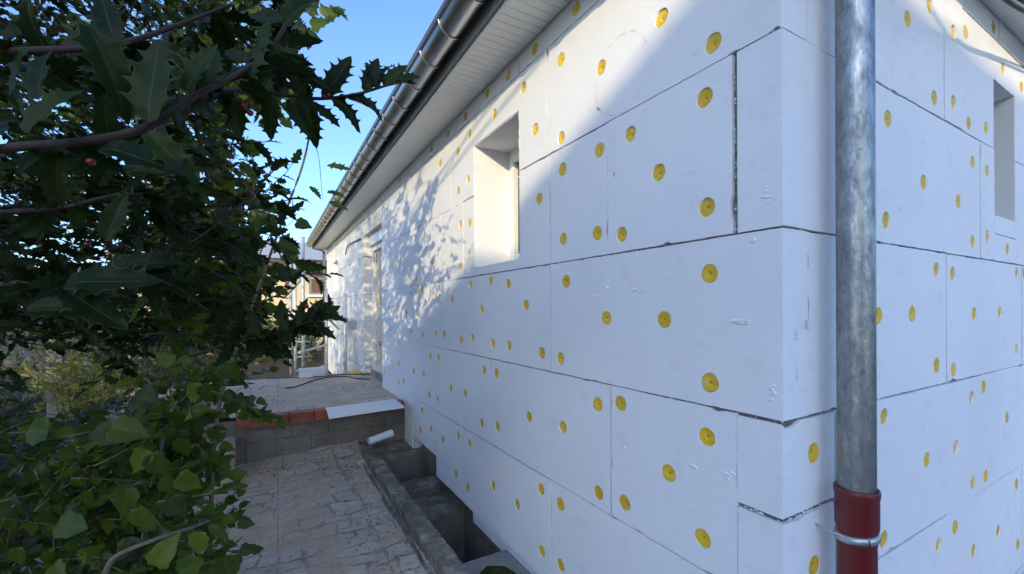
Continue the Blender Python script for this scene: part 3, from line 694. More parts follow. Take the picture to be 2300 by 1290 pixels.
# gutter
GX, GZ, GR = .800, ZS+.105, .068
bm = bmesh.new(); rings = []
ys = [WY-.3+(10.25-WY+.3)*i/40 for i in range(41)]
for y in ys:
    r1 = [bm.verts.new((GX+GR*math.cos(t), y, GZ+GR*math.sin(t))) for t in [math.pi+math.pi*k/20 for k in range(21)]]
    rings.append(r1)
for i in range(40):
    for k in range(20): bm.faces.new((rings[i][k], rings[i][k+1], rings[i+1][k+1], rings[i+1][k]))
bm.faces.new(rings[-1]); bm.faces.new(rings[0][::-1])
tube(bm, [(GX-GR-.004, y, GZ) for y in ys], .009, 10)
o = fin(bm, 'gutter', M['gutter'], hs, True); gut = o
y = 0.25
while y < 10.1:
    bm = bmesh.new(); rr = GR+.004
    tube(bm, [(GX+rr*math.cos(t), y+.02*(k/16), GZ+rr*math.sin(t)) for k, t in [(k, math.pi*.98+math.pi*1.02*k/16) for k in range(17)]], .0042, 6)
    tube(bm, [(GX-rr, y, GZ), (GX-rr+.02, y, GZ+.012), (GX+GR, y+.02, GZ+.01), (SX-.036, y+.02, GZ+.02)], .0035, 6)
    fin(bm, 'gutter_bracket', M['steel'], gut, True); y += .29
# far downpipe
tubeo('far_downpipe', [(WX-.05, 10.16, .45), (WX-.05, 10.16, ZS-.05), (GX+.05, 10.16, GZ-GR)], .028, M['galv'], hs)
# near downpipe
pc = C0+ray(1922, 690)*0; rdir = ray(1922, 690); t = (WY-.072)/rdir.y; PX, PY = rdir.x*t, WY-.072
zt = z_(-.47)
dp = empty('downpipe', (PX, PY, 0)); dp.parent = hs; dp.location -= hs.location; dp['label'] = 'galvanised downpipe seated in a dark red plastic pipe'
tubeo('pipe', [(PX, PY, zt-.12), (PX, PY, ZS-.01)], .0415, M['galv'], dp, 48, cap=False)
bm = bmesh.new(); prof = [(.0425, -1.3), (.0425, zt-.115), (.0475, zt-.098), (.0475, zt-.022), (.0495, zt-.016), (.0495, zt-.003), (.048, zt), (.0455, zt), (.0435, zt-.03), (.0435, zt-.14)]
rings = [[bm.verts.new((PX+r*math.cos(2*math.pi*k/48), PY+r*math.sin(2*math.pi*k/48), z)) for k in range(48)] for r, z in prof]
for i in range(len(rings)-1):
    for k in range(48): bm.faces.new((rings[i][k], rings[i][(k+1) % 48], rings[i+1][(k+1) % 48], rings[i+1][k]))
o = fin(bm, 'ground_pipe', M['redpipe'], dp, True)
bm = bmesh.new(); zc = zt-.125; prof = []
for k in range(10): a = math.pi*k/9-math.pi/2; prof.append((.0435+.0065*math.cos(a), zc+.0105*math.sin(a)))
rings = [[bm.verts.new((PX+r*math.cos(2*math.pi*k/48), PY+r*math.sin(2*math.pi*k/48), z+.006*math.cos(2*math.pi*k/48+1))) for k in range(48)] for r, z in prof]
for i in range(len(rings)-1):
    for k in range(48): bm.faces.new((rings[i][k], rings[i][(k+1) % 48], rings[i+1][(k+1) % 48], rings[i+1][k]))
dv = (Vector((0, 0, 0))-Vector((PX, PY, 0))).normalized()
tube(bm, [Vector((PX-.045, PY+.0, zc)), Vector((PX-.055, PY+.072, zc+.01))], .0022, 8)
fin(bm, 'pipe_clamp', M['clamp'], dp, True)
# dark seam on the clamp
tubeo('clamp_joint', [(PX+.0505*math.cos(R(232)), PY+.0505*math.sin(R(232)), zc-.011), (PX+.0505*math.cos(R(232)), PY+.0505*math.sin(R(232)), zc+.011)], .0012, M['black'], dp, 6)
# cables under the end eaves
for i, (a, b, l) in enumerate((((2215, -30), (2330, 42), 'upper black cable hanging across the eaves of the end wall'), ((2232, -40), (2345, 28), 'lower black cable hanging across the eaves of the end wall'))):
    p = at(a[0], a[1], 1.45); q_ = at(b[0], b[1], 1.75); d = q_-p
    tag(tubeo('cable', smooth_path([p-d*2, p, p.lerp(q_, .5)-Vector((0, 0, .006)), q_, q_+d*1.5]), .007 if i == 0 else .006, M['black']), ('thicker ' if i == 0 else 'thinner ')+'black cable hanging just outside the end wall eaves', 'cable', 'cables by the eaves')
# overhead service wires that shade the long wall
P1 = W1(*on1(1092, 285), 0); P2 = W1(*on1(965, 440), 0)
for k, (t1, o_) in enumerate(((5.6, 0), (5.3, .09))):
    a = P1+SD*t1+Vector((0, 0, o_)); b = P2+SD*(t1+.9)+Vector((0, 0, o_*.7)); d = b-a
    tag(tubeo('service_wire', [a-d*3, b+d*4], .011, M['black']), ('higher' if k == 0 else 'lower')+' of two overhead service wires strung beside the house', 'wire', 'overhead service wires')
#@@PART2
# ------------------------------------------------------------ neighbour house behind the camera (its eaves shade the near walls)
YN = -9.0; ZN = H+1.06+.397*(WY-YN)
nh = empty('neighbour_house', (-3, YN-4, 0), label='cream two storey neighbouring house standing behind the viewpoint, shading the near walls', cat='house')
M['cream'] = m_conc('cream_render', (.34, .30, .22), (.42, .38, .29), (.48, .44, .34), 2, 0, .2)
boxo('wall', -15, -4.2, YN-8, YN-.4, -.1, ZN-.12, M['cream'], nh)
bm = bmesh.new(); v = [bm.verts.new(p) for p in ((-15.4, YN, ZN), (-3.8, YN, ZN), (-3.8, YN-8.4, ZN), (-15.4, YN-8.4, ZN), (-15.4, YN-4.2, ZN+1.4), (-3.8, YN-4.2, ZN+1.4))]
for f in ((0, 1, 5, 4), (2, 3, 4, 5), (0, 4, 3), (1, 2, 5), (0, 3, 2, 1)): bm.faces.new([v[i] for i in f])
fin(bm, 'roof', M['rooftile'], nh)
for i in range(3):
    f_ = boxo('window', -13+i*3.8, -11.9+i*3.8, YN-.41, YN-.37, 1, 2.4, M['pvc'], nh); boxo('pane', -12.92+i*3.8, -11.98+i*3.8, YN-.372, YN-.362, 1.08, 2.32, M['glass'], f_)
# ------------------------------------------------------------ leaves
def outline(kind, n):
    """half outline: list of (t along the leaf 0..1, half width)"""
    out = []
    if kind == 'holly':
        sp = [.05, .26, .48, .68, .84]
        for i in range(len(sp)):
            a = sp[i]; b = sp[i+1] if i < 4 else 1.0
            for k in range(n):
                t = a+(b-a)*k/n; body = .30*math.sin(math.pi*min(1, t*.93+.03))**.62*(1-.30*t)
                c = 4*(k/n)*(1-k/n)
                wd = body*(1.0-.24*c) + (.062 if k == 0 and i > 0 else 0)
                out.append((t+(.045 if k == 0 and i > 0 else 0), wd))
        out.append((1.06, 0))
    elif kind == 'serrate':
        m = n*7
        for k in range(m+1):
            t = k/m; body = .44*(math.sin(math.pi*t**.62))**.85*(1-.22*t); 
            lobe = 1+.10*math.sin(t*math.pi*4.2)
            out.append((t-(.07 if k == 1 else 0), max(0, body*lobe+(.028 if k % 2 else -.012)*(1 if 0 < k < m else 0))))
    elif kind == 'lobed':
        for t, w_ in ((0, .03), (-.06, .2), (-.02, .36), (.10, .42), (.20, .60), (.27, .44), (.34, .40), (.42, .30), (.55, .40), (.60, .27), (.72, .22), (.80, .20), (.9, .09), (1.02, 0)):
            out.append((t, w_))
    else:
        m = n*3
        for k in range(m+1):
            t = k/m; out.append((t, .15*math.sin(math.pi*t)**.8))
    return out
def leaf_tpl(kind, n, curl=.15, fold=.25, seed=0):
    r_ = random.Random(seed); o = outline(kind, n); P = []; A = []; Fc = []
    m = len(o); K = 4
    for i, (t, w_) in enumerate(o):
        tt = min(max(t, 0), 1); tb = i/(m-1)
        zc = -curl*tb*tb+.015*math.sin(tb*7+seed)
        P.append((0, tb*(1.02), zc)); A.append((0, tt, 0))
        for s in (-1, 1):
            for f_, a in ((.3, .3), (.62, .62), (.91, .88), (1.0, 1.0)):
                z = zc+fold*abs(w_)*math.sin(f_*1.4)*.8+(.035*math.sin(tb*17+s*1.3+seed*2)*(w_/.3)*f_**3 if kind == 'holly' else .03*math.sin(tb*9+s*2+seed)*f_**2)
                P.append((s*w_*f_, tb*1.02*(1-f_**2)+t*f_**2, z)); A.append((a, tt, 0))
    S = 1+2*K
    for i in range(m-1):
        b = i*S; c = b+S
        for q_ in (0, K):
            pr = 0
            for k in range(K):
                cu = 1+q_+k; Fc.append((b+pr, c+pr, c+cu, b+cu) if q_ == 0 else (b+pr, b+cu, c+cu, c+pr)); pr = cu
    return np.array(P, np.float32), np.array(A, np.float32), np.array(Fc, np.int32)
def tpl_simple(kind, curl=.15, fold=.3):
    P, A, Fc = [], [], []
    pts = {'holly': [(0, .02), (.2, .27), (.3, .15), (.5, .28), (.6, .15), (.8, .18), (1.05, 0)], 'serrate': [(0, .03), (-.04, .3), (.25, .45), (.5, .36), (.75, .2), (1, 0)], 'lance': [(0, .02), (.3, .13), (.65, .12), (1, 0)]}[kind]
    for t, w_ in pts:
        zc = -curl*t*t; P += [(0, max(t, 0), zc), (-w_, t, zc+fold*w_), (w_, t, zc+fold*w_)]; A += [(.0, max(t, 0), 0), (.89, t, 0), (.89, t, 0)]
    for i in range(len(pts)-1):
        b = i*3; c = b+3; Fc += [(b, c, c+1, b+1), (b, b+2, c+2, c)]
    return np.array(P, np.float32), np.array(A, np.float32), np.array(Fc, np.int32)
T_HOLLY = [leaf_tpl('holly', 5, .12+.12*i, .15+.14*i, i) for i in range(4)]
T_HOLLYS = [tpl_simple('holly', .2), tpl_simple('holly', .05, .5)]
T_SER = [leaf_tpl('serrate', 4, .2*i, .1+.1*i, i) for i in range(3)]
T_LOB = [leaf_tpl('lobed', 1, .15*i, .1+.15*i, i) for i in range(3)]
T_SERS = [tpl_simple('serrate', .15, .15)]
T_LAN = [leaf_tpl('lance', 3, .1+.1*i, .25, i) for i in range(2)]
T_LANS = [tpl_simple('lance', .15)]
class Leaves:
    def __init__(s): s.L = []
    def add(s, p, size, y=None, nrm=None, tp=None, asp=1):
        """p base, y = direction of the blade, nrm = face normal"""
        if y is None: y = Vector(nr.normal(size=3))
        y = Vector(y).normalized()
        if nrm is None: nrm = Vector((nr.normal()*.6, nr.normal()*.6, 1))
        x = y.cross(Vector(nrm)); 
        if x.length < 1e-3: x = y.cross(Vector((1, 0, .3)))
        x.normalize(); z = x.cross(y)
        s.L.append((tp, np.array([[*(x*size*asp)], [*(y*size)], [*(z*size)]], np.float32), np.array(p, np.float32)))
    def build(s, name, m, parent=None, kind=None):
        V, A, Q = [], [], []; n = 0
        for tp, mt, p in s.L:
            P, a, q_ = tp; V.append(P@mt+p); A.append(a); Q.append(q_+n); n += len(P)
        V = np.concatenate(V); A = np.concatenate(A); Q = np.concatenate(Q)
        me = bpy.data.meshes.new(name); me.vertices.add(len(V)); me.vertices.foreach_set('co', V.ravel())
        me.loops.add(Q.size); me.loops.foreach_set('vertex_index', Q.ravel().astype(np.int32))
        me.polygons.add(len(Q)); me.polygons.foreach_set('loop_start', np.arange(0, Q.size, 4, dtype=np.int32)); me.polygons.foreach_set('loop_total', np.full(len(Q), 4, np.int32))
        me.polygons.foreach_set('use_smooth', np.ones(len(Q), bool))
        at_ = me.attributes.new('lf', 'FLOAT_VECTOR', 'POINT'); at_.data.foreach_set('vector', A.ravel())
        me.update(calc_edges=True); print(name, len(s.L), len(Q))
        o = link(name, me, m, parent)
        if kind: o['kind'] = kind
        return o
def inside(px, py, poly):
    c = False; j = len(poly)-1
    for i in range(len(poly)):
        (x1, y1), (x2, y2) = poly[i], poly[j]
        if (y1 > py) != (y2 > py) and px < (x2-x1)*(py-y1)/(y2-y1)+x1: c = not c
        j = i
    return c
UP = Vector((0, 0, 1))
def twig_leaves(LV, bm, p0, d, length, leafsize, n, tpls, r=.003, droop=.0, flat=.6, spread=1.0, asp=1):
    """a twig with alternate leaves"""
    d = Vector(d).normalized(); pts = []; p = Vector(p0); st = length/6
    for i in range(7):
        pts.append(p.copy()); d = (d+Vector(nr.normal(size=3)*.10)-Vector((0, 0, droop))).normalized(); p = p+d*st
    if bm is not None: tube(bm, pts, r, 5, r*.45)
    for i in range(n):
        t = (i+.6)/n*5.99; a = int(t); q_ = pts[a].lerp(pts[a+1], t-a); dd = (pts[a+1]-pts[a]).normalized()
        sd = dd.cross(Vector(nr.normal(size=3))).normalized() if flat < .3 else (dd.cross(UP).normalized()*(1 if i % 2 else -1)+Vector(nr.normal(size=3))*.35).normalized()
        y = (dd*.55+sd*spread+Vector((0, 0, -.15))).normalized()
        if i == n-1: y = dd
        LV.add(q_, leafsize*nr.uniform(.65, 1.12), y, UP*flat+Vector(nr.normal(size=3))*(1-flat)*1.1, tpls[nr.randint(len(tpls))], asp)
    return pts
def cluster(poly, depth, count, fn, ext=None):
    """scatter in real space: depth along the view, position inside a region"""
    xs = [p[0] for p in poly]; ys = [p[1] for p in poly]; k = 0; g = 0
    while k < count and g < count*60:
        g += 1; px, py = nr.uniform(min(xs), max(xs)), nr.uniform(min(ys), max(ys))
        if inside(px, py, poly):
            fn(at(px, py, nr.uniform(*depth))); k += 1
# --- holly: trunk outside the frame on the left, long limbs reaching over the view
ht = empty('holly_tree', (-2.1, 1.2, 0), label='dark spiny holly tree with red berries overhanging the patio at upper left', cat='tree')
bm = bmesh.new()
tube(bm, smooth_path([(-2.1, 1.2, -.05), (-2.05, 1.25, .8), (-2.15, 1.4, 1.7), (-2.0, 1.6, 2.8), (-2.05, 1.8, 4.2)]), .085, 12, .025); fin(bm, 'trunk', M['bark'], ht, True)
HB = Leaves(); bm = bmesh.new(); bt = bmesh.new()
# near limbs (photograph pixels + distance along the view)
limbs = [
 ([(-900, 420, .95), (-300, 380, .62), (0, 335, .50), (190, 318, .47), (330, 285, .48), (440, 215, .52), (560, 150, .56), (640, 60, .60), (665, -60, .64)], .0062, .0028),
 ([(-600, 60, .60), (-100, 110, .55), (120, 112, .50), (270, 98, .50), (390, 60, .55), (520, 10, .6)], .0055, .002),
 ([(440, 215, .52), (540, 205, .62), (640, 215, .68), (720, 222, .70), (800, 212, .70), (870, 192, .71), (925, 180, .72)], .004, .0016),
 ([(-200, 700, .8), (0, 640, .70), (140, 640, .66), (260, 600, .66), (380, 640, .72), (470, 700, .8)], .005, .002),
 ([(-100, 480, .8), (120, 470, .75), (300, 440, .78), (430, 520, .85), (560, 560, .95)], .005, .002),
 ([(430, 800, 1.15), (520, 770, 1.1), (600, 755, 1.1), (680, 728, 1.08), (735, 700, 1.07)], .004, .0016)]
LP = []
for pts, r0, r1 in limbs:
    w_ = smooth_path([at(*p) for p in pts], 8); tube(bm, w_, r0, 8, r1); LP.append(w_)
tube(bm, smooth_path([(-2.05, 1.25, 1.0), (-1.5, .9, 1.3), LP[0][0]], 8), .03, 8, .008)
tube(bm, smooth_path([(-2.1, 1.4, 1.6), (-1.2, .7, 1.75), LP[1][0]], 8), .025, 8, .007)
def lf(px, py, d, ang, size, tilt=0, roll=0, tp=0, away=0, T=T_HOLLY):
    """a single leaf: base at a point, blade direction given by its angle (degrees, 0 = right, 90 = up)"""
    rt = CM@Vector((1, 0, 0)); up = CM@Vector((0, 1, 0)); bk = CM@Vector((0, 0, 1))
    y = rt*math.cos(R(ang))+up*math.sin(R(ang))+bk*away; n_ = bk+up*tilt+rt*roll
    HB.add(at(px, py, d), size*(.74 if d < .58 else .94), y, n_, T[tp % len(T)])
# the big near leaves one can tell apart
for a in [(335, 275, .47, 88, .125, .1, .1, 0, 0), (345, 100, .5, -20, .06, .2, 0, 1, 0), (420, 205, .50, 70, .088, -.1, -.2, 1), (455, 200, .53, 75, .075, 0, .5, 2), (230, 335, .46, -8, .115, .9, 0, 1), (330, 300, .47, -40, .085, .5, .4, 2),
          (60, 300, .44, 60, .085, .4, 0, 2), (20, 290, .42, 190, .09, .6, .1, 0), (130, 340, .5, -100, .08, .3, .5, 3), (90, 225, .45, 100, .085, .7, -.2, 2), (200, 60, .48, -60, .12, .2, 1.2, 3),
          (260, 95, .5, 110, .09, .2, .3, 0), (150, 110, .5, 40, .08, .3, .1, 1), (10, 110, .52, 60, .08, .6, 0, 2), (60, 110, .5, -120, .075, .3, -.3, 0),
          (600, 130, .57, 100, .075, .1, -.3, 1), (590, 120, .57, 15, .06, .8, .2, 2), (640, 60, .6, 60, .07, .3, .2, 3), (570, 130, .57, -60, .06, .3, .3, 0), (640, 50, .6, 160, .06, .2, .2, 1),
          (560, 140, .56, 150, .055, .2, 0, 1), (500, 195, .55, 40, .07, .6, 0, 2), (520, 205, .6, -80, .065, .2, .3, 0), (610, 215, .66, -95, .065, .1, .2, 1), (590, 212, .66, 80, .06, .2, -.5, 3),
          (680, 222, .69, 100, .085, .1, -.2, 1), (730, 222, .7, 62, .085, .1, .1, 0), (700, 222, .69, 130, .06, .2, 0, 2), (745, 222, .7, -35, .06, .8, .2, 3), (690, 226, .69, -80, .07, .1, .3, 2),
          (640, 218, .68, 115, .075, .1, .3, 0), (650, 222, .68, -60, .065, .3, .2, 1), (790, 215, .7, -18, .055, 1.2, .2, 3), (760, 218, .7, -5, .065, 1.3, .1, 2), (700, 235, .7, -30, .055, 1.0, .2, 1),
          (820, 206, .7, 70, .062, .1, .3, 0), (850, 198, .71, 80, .055, -.1, -.6, 3), (862, 193, .71, 48, .055, .3, .3, 1), (845, 200, .7, 100, .055, .2, .8, 2), (905, 186, .72, 5, .022, .6, .3, 1), (880, 190, .71, 30, .05, .5, .3, 2),
          (20, 600, .7, -30, .10, .7, 0, 2), (150, 640, .62, 10, .12, .8, 0, 1), (140, 650, .65, -30, .11, .7, .3, 0), (250, 610, .66, 20, .09, .6, .1, 2), (240, 540, .66, 75, .08, -.4, .2, 1), (60, 700, .66, 10, .11, .8, 0, 3),
          (700, 722, 1.08, 30, .08, .3, .2, 0), (690, 724, 1.08, 60, .07, .2, .1, 1), (672, 730, 1.08, 85, .07, .2, -.2, 2), (720, 712, 1.07, 5, .06, .9, .1, 3), (655, 735, 1.09, -10, .08, 1.1, 0, 1), (640, 742, 1.09, 100, .08, .2, .1, 0), (620, 750, 1.1, 20, .09, .7, .1, 2), (600, 755, 1.1, -40, .08, .5, .2, 3), (580, 760, 1.1, 110, .08, .2, .1, 0), (560, 770, 1.1, -20, .09, .9, .1, 1), (690, 730, 1.08, -15, .075, 1.2, .1, 2)]:
    lf(*a)
# leaves along near limbs
for li, w_ in enumerate(LP):
    for i in range(6 if li != 2 else 3, len(w_)-1):
        if li == 2 : continue
        for k in range(2):
            if nr.rand() < (.8 if li not in (0, 1) else .5):
                d = (w_[i+1]-w_[i]).normalized(); s_ = d.cross(UP)*nr.choice((-1, 1))+UP*nr.uniform(-.8, .8)
                # keep the blades away from the lens
                HB.add(w_[i]+Vector((0, .05, 0))*nr.rand(), nr.uniform(.045, .075), d*.5+s_+Vector((0, .5, 0)), UP*.6+Vector(nr.normal(size=3))*.6, T_HOLLY[nr.randint(4)])
upper = [(-500, -500), (440, -500), (480, -60), (490, 0), (450, 60), (540, 110), (560, 200), (540, 270), (500, 320), (430, 350), (470, 420), (490, 520), (530, 600), (540, 700), (520, 750), (440, 780), (330, 790), (200, 770), (60, 760), (-500, 900)]
def holly_twig(sz, ln, n, tpl):
    def f(p):
        d = Vector((nr.normal()*.8+.5, nr.normal()*.6, nr.normal()*.4)); twig_leaves(HB, bt, p, d, ln, sz, n, tpl, .0022, .02, .45)
    return f
cluster(upper, (.7, 1.3), 170, holly_twig(.050, .22, 8, T_HOLLY))
cluster(upper, (1.3, 2.2), 380, holly_twig(.052, .30, 10, T_HOLLYS))
cluster([(-500, -300), (420, -300), (440, 740), (-500, 820)], (1.9, 2.9), 420, holly_twig(.062, .36, 11, T_HOLLYS))
cluster([(-400, 330), (520, 330), (560, 560), (600, 700), (430, 780), (-400, 760)], (1.6, 2.8), 230, holly_twig(.07, .34, 11, T_HOLLYS))
# crown outside the picture: over and to the left of the view
for i in range(330):
    p = Vector((nr.uniform(-3.6, -1.4), nr.uniform(.8, 3.6), nr.uniform(.8, 4.2)))
    r_ = (p-C0); 
    if r_.length < .8: continue
    holly_twig(.065, .36, 10, T_HOLLYS)(p)
for i in range(16):
    a = Vector((-2.08, 1.5, nr.uniform(1, 3.6))); b = Vector((nr.uniform(-3.8, -1.1), nr.uniform(.9, 3.4), a.z+nr.uniform(.1, 1.2))); tube(bm, smooth_path([a, a.lerp(b, .5)+Vector((0, 0, .15)), b]), .022, 6, .006)
fin(bm, 'limb', M['twig'], ht, True); fin(bt, 'twigs', M['twig'], ht, True)
HB.build('foliage', M['holly'], ht)
for (px, py, d) in ((204, 364, .47), (548, 240, .60), (562, 254, .60), (548, 232, .605), (196, 549, .70), (243, 540, .72), (526, 708, .85), (738, 215, .70), (728, 218, .70), (688, 688, 1.08)):
    bm = bmesh.new(); bmesh.ops.create_uvsphere(bm, u_segments=16, v_segments=10, radius=.0043 if d < 1 else .006, matrix=Matrix.Translation(at(px, py, d))); fin(bm, 'berry', M['berry'], ht, True)
# --- leafy climber / hazel behind: lighter serrate leaves, sunlight painted into the brightest colours
ct = empty('leafy_shrub', (-1.0, 2.2, 0), label='green serrate leaved shrub with thin arching stems between the holly and the terrace', cat='shrub')
VL = Leaves(); bm = bmesh.new()
stems = [
 ([(470, 1290, 1.5), (480, 1010, 1.5), (500, 880, 1.55), (525, 800, 1.6), (590, 620, 1.75), (640, 480, 1.85), (680, 370, 1.9), (697, 280, 1.95), (690, 200, 2.0), (640, 60, 2.1)], .0075, .003),
 ([(380, 1290, 1.3), (360, 1120, 1.3), (370, 960, 1.35), (430, 840, 1.5), (450, 700, 1.7)], .007, .003),
 ([(235, 1290, .9), (260, 1250, .9), (340, 1215, .9), (430, 1185, .95), (470, 1170, 1.0)], .006, .0025),
 ([(640, 480, 1.85), (600, 450, 1.85), (583, 425, 1.85)], .0022, .001),
 ([(697, 300, 1.95), (715, 350, 1.9), (722, 420, 1.9), (725, 450, 1.9)], .0018, .0008),
 ([(655, 440, 1.85), (660, 490, 1.85), (630, 520, 1.85)], .0018, .0008),
 ([(560, 700, 1.8), (420, 600, 1.9), (330, 420, 2.0), (300, 200, 2.2)], .01, .004)]
SP = []
for pts, a, b in stems:
    w_ = smooth_path([at(*p) for p in pts], 7); tube(bm, w_, a, 7, b); SP.append(w_)
HBsave = HB; HB = VL
def vl(px, py, d, ang, size, tilt=0, roll=0, tp=0, T=T_SER): lf(px, py, d, ang, size*(.68 if py > 800 else .90), tilt, roll, tp, 0, T)
for a in [(735, 372, 1.9, -5, .115, .9, .1, 0, T_HOLLY), (735, 432, 1.9, -5, .085, .9, .1, 1, T_HOLLY), (738, 455, 1.9, -12, .10, 1.3, .2, 1, T_HOLLY), (695, 420, 1.9, -35, .075, 1.2, .2, 2, T_HOLLY), (665, 500, 1.85, -15, .08, .3, .2, 1), (540, 365, 1.85, -45, .12, .6, .4, 2, T_HOLLY), (618, 430, 1.85, -10, .075, .8, .1, 0, T_LOB), (610, 460, 1.85, -40, .085, .6, .2, 1, T_LOB),
          (600, 490, 1.85, -50, .08, .9, .1, 2, T_LOB), (625, 545, 1.8, -25, .115, .5, .1, 1, T_LOB), (640, 570, 1.8, -35, .09, .5, .1, 0), (560, 620, 1.8, -15, .11, .4, .1, 2, T_LOB), (570, 590, 1.8, -60, .11, .3, .1, 0), (655, 70, 2.0, -10, .15, .4, .1, 1, T_LOB), (700, 60, 2.0, 20, .12, .4, .2, 0, T_LOB), (640, 90, 2, -70, .13, .3, .2, 0), (730, 40, 2.0, 35, .12, .3, .3, 2, T_LOB), (690, 30, 2.0, 60, .11, .3, .3, 1, T_LOB), (745, 20, 2.0, -20, .09, .7, .3, 2, T_HOLLY), (600, 20, 2.0, -120, .12, .3, .3, 0),
          (585, 340, 2.0, 160, .13, .2, .1, 0), (540, 420, 2.0, -40, .16, .2, .1, 2, T_LOB), (500, 390, 2.0, -80, .14, .2, .1, 1), (470, 460, 2.0, -60, .16, .2, .1, 0), (560, 500, 2.0, 20, .14, .3, .2, 1), (520, 560, 1.9, -30, .15, .2, .2, 2, T_LOB), (470, 580, 1.9, -90, .14, .1, .2, 1), (560, 640, 1.8, -80, .13, .1, .2, 0),
          # lower leaves
          (505, 815, 1.35, -55, .11, .2, .2, 1), (440, 860, 1.25, -95, .095, .1, .1, 0), (455, 865, 1.25, -60, .10, .1, -.1, 1), (300, 890, 1.1, -15, .115, .5, .1, 0), (250, 960, 1.0, -10, .12, .6, .1, 2), (215, 960, 1.0, -35, .105, .4, 0, 0), (340, 1020, 1.0, -60, .10, .2, .1, 1), (410, 985, 1.15, -90, .09, .1, .1, 2), (475, 960, 1.3, -70, .07, .2, .4, 1), (480, 1015, 1.3, -75, .07, 0, .2, 0), (400, 1070, 1.1, -30, .10, .3, .1, 1),
          (290, 1095, .85, -105, .095, .05, .1, 0), (310, 1140, .85, -70, .09, .1, 0, 2), (330, 1010, 1.0, -120, .10, .2, .1, 0), (380, 1120, 1.0, -50, .09, .5, .6, 1), (450, 1195, .9, -100, .085, .1, .1, 1), (470, 1180, .95, -35, .075, .8, .3, 1, T_HOLLY), (400, 1180, .95, -80, .06, .5, .2, 2), (130, 1175, .8, -10, .09, .5, 0, 0), (40, 1230, .8, -90, .06, .1, .1, 1), (500, 1060, 1.25, -30, .055, .8, .2, 2, T_HOLLY), (440, 1130, 1.0, 10, .05, 1.2, .2, 1, T_HOLLY), (465, 1155, 1.0, 70, .05, .2, .6, 1, T_LOB), (455, 1110, 1.1, 15, .06, 1.0, .1, 2, T_HOLLY), (480, 960, 1.3, 0, .055, 1., .1, 3, T_HOLLY), (110, 970, .8, 175, .1, .3, .2, 2), (505, 1250, .85, -80, .09, .2, .2, 1), (400, 1290, .8, 30, .09, .3, .2, 0), (350, 1270, .8, 60, .09, .2, .1, 2)]:
    vl(*a)
HB = HBsave
def vine_twig(sz, ln, n, tpl, dr=.05):
    def f(p):
        d = Vector((nr.normal()*.7+.3, nr.normal()*.6, nr.normal()*.5)); twig_leaves(VL, bm, p, d, ln, sz, n, tpl, .002, dr, .35)
    return f
edge = [(400, -60), (600, -60), (590, 20), (520, 10), (480, 60), (540, 150), (590, 190), (590, 230), (540, 280), (440, 310), (420, 360), (470, 410), (520, 460), (540, 520), (570, 570), (570, 640), (560, 700), (500, 760), (430, 780), (360, 700)]
cluster(edge, (1.6, 2.6), 130, vine_twig(.078, .22, 8, T_SER+T_LOB))
cluster([(-300, 100), (420, 0), (540, 400), (560, 640), (420, 760), (-300, 740)], (2.6, 3.4), 170, vine_twig(.085, .30, 9, T_SERS+T_LOB))
low = [(270, 960), (330, 900), (470, 830), (540, 850), (500, 920), (470, 980), (480, 1060), (420, 1130), (450, 1230), (430, 1320), (200, 1320), (240, 1100)]
cluster(low, (1.2, 1.9), 150, vine_twig(.052, .18, 8, T_SER))
cluster([(-100, 960), (300, 960), (420, 1130), (450, 1320), (-100, 1320)], (.95, 1.5), 110, vine_twig(.045, .18, 8, T_SER))
fin(bm, 'twigs', M['drytwig'], ct, True)['kind'] = 'stuff'
VL.build('foliage', M['vine'], ct)
# --- dark lance leaved shrub in the lower left corner
ls = empty('evergreen_shrub', (-1.6, 1.3, 0), label='dark evergreen shrub with whorls of narrow leaves filling the lower left corner', cat='shrub')
SL = Leaves(); bm = bmesh.new()
def whorl(sz):
    def f(p):
        d = Vector((nr.normal()*.5, nr.normal()*.5-.2, 1)).normalized(); base = p-d*.16
        tube(bm, [base, base.lerp(p, .5)+Vector(nr.normal(size=3))*.006, p], .0028, 5, .002)
        a = d.cross(Vector((1, 0, 0))).normalized(); b = d.cross(a)
        for ring, up_ in ((9, .35), (6, 1.0)):
            o_ = nr.uniform(0, 6)
            for k in range(ring):
                t = o_+2*math.pi*k/ring+nr.normal()*.15; s_ = a*math.cos(t)+b*math.sin(t)
                SL.add(p-d*(.03 if up_ < .5 else 0), sz*nr.uniform(.7, 1.1), s_+d*up_, d-s_*.3, (T_LAN+T_LANS)[nr.randint(3)], 1.15)
    return f
cor = [(-400, 820), (30, 830), (75, 960), (240, 1000), (330, 1060), (380, 1180), (420, 1300), (380, 1500), (-400, 1500)]
cluster(cor, (1.15, 1.7), 150, whorl(.055)); cluster(cor, (1.7, 2.6), 300, whorl(.07))
cluster([(150, 930), (330, 890), (420, 900), (400, 1060), (300, 1080)], (2.0, 2.9), 90, whorl(.06))
fin(bm, 'twigs', M['drytwig'], ls, True)['kind'] = 'stuff'; SL.build('foliage', M['shrub'], ls)
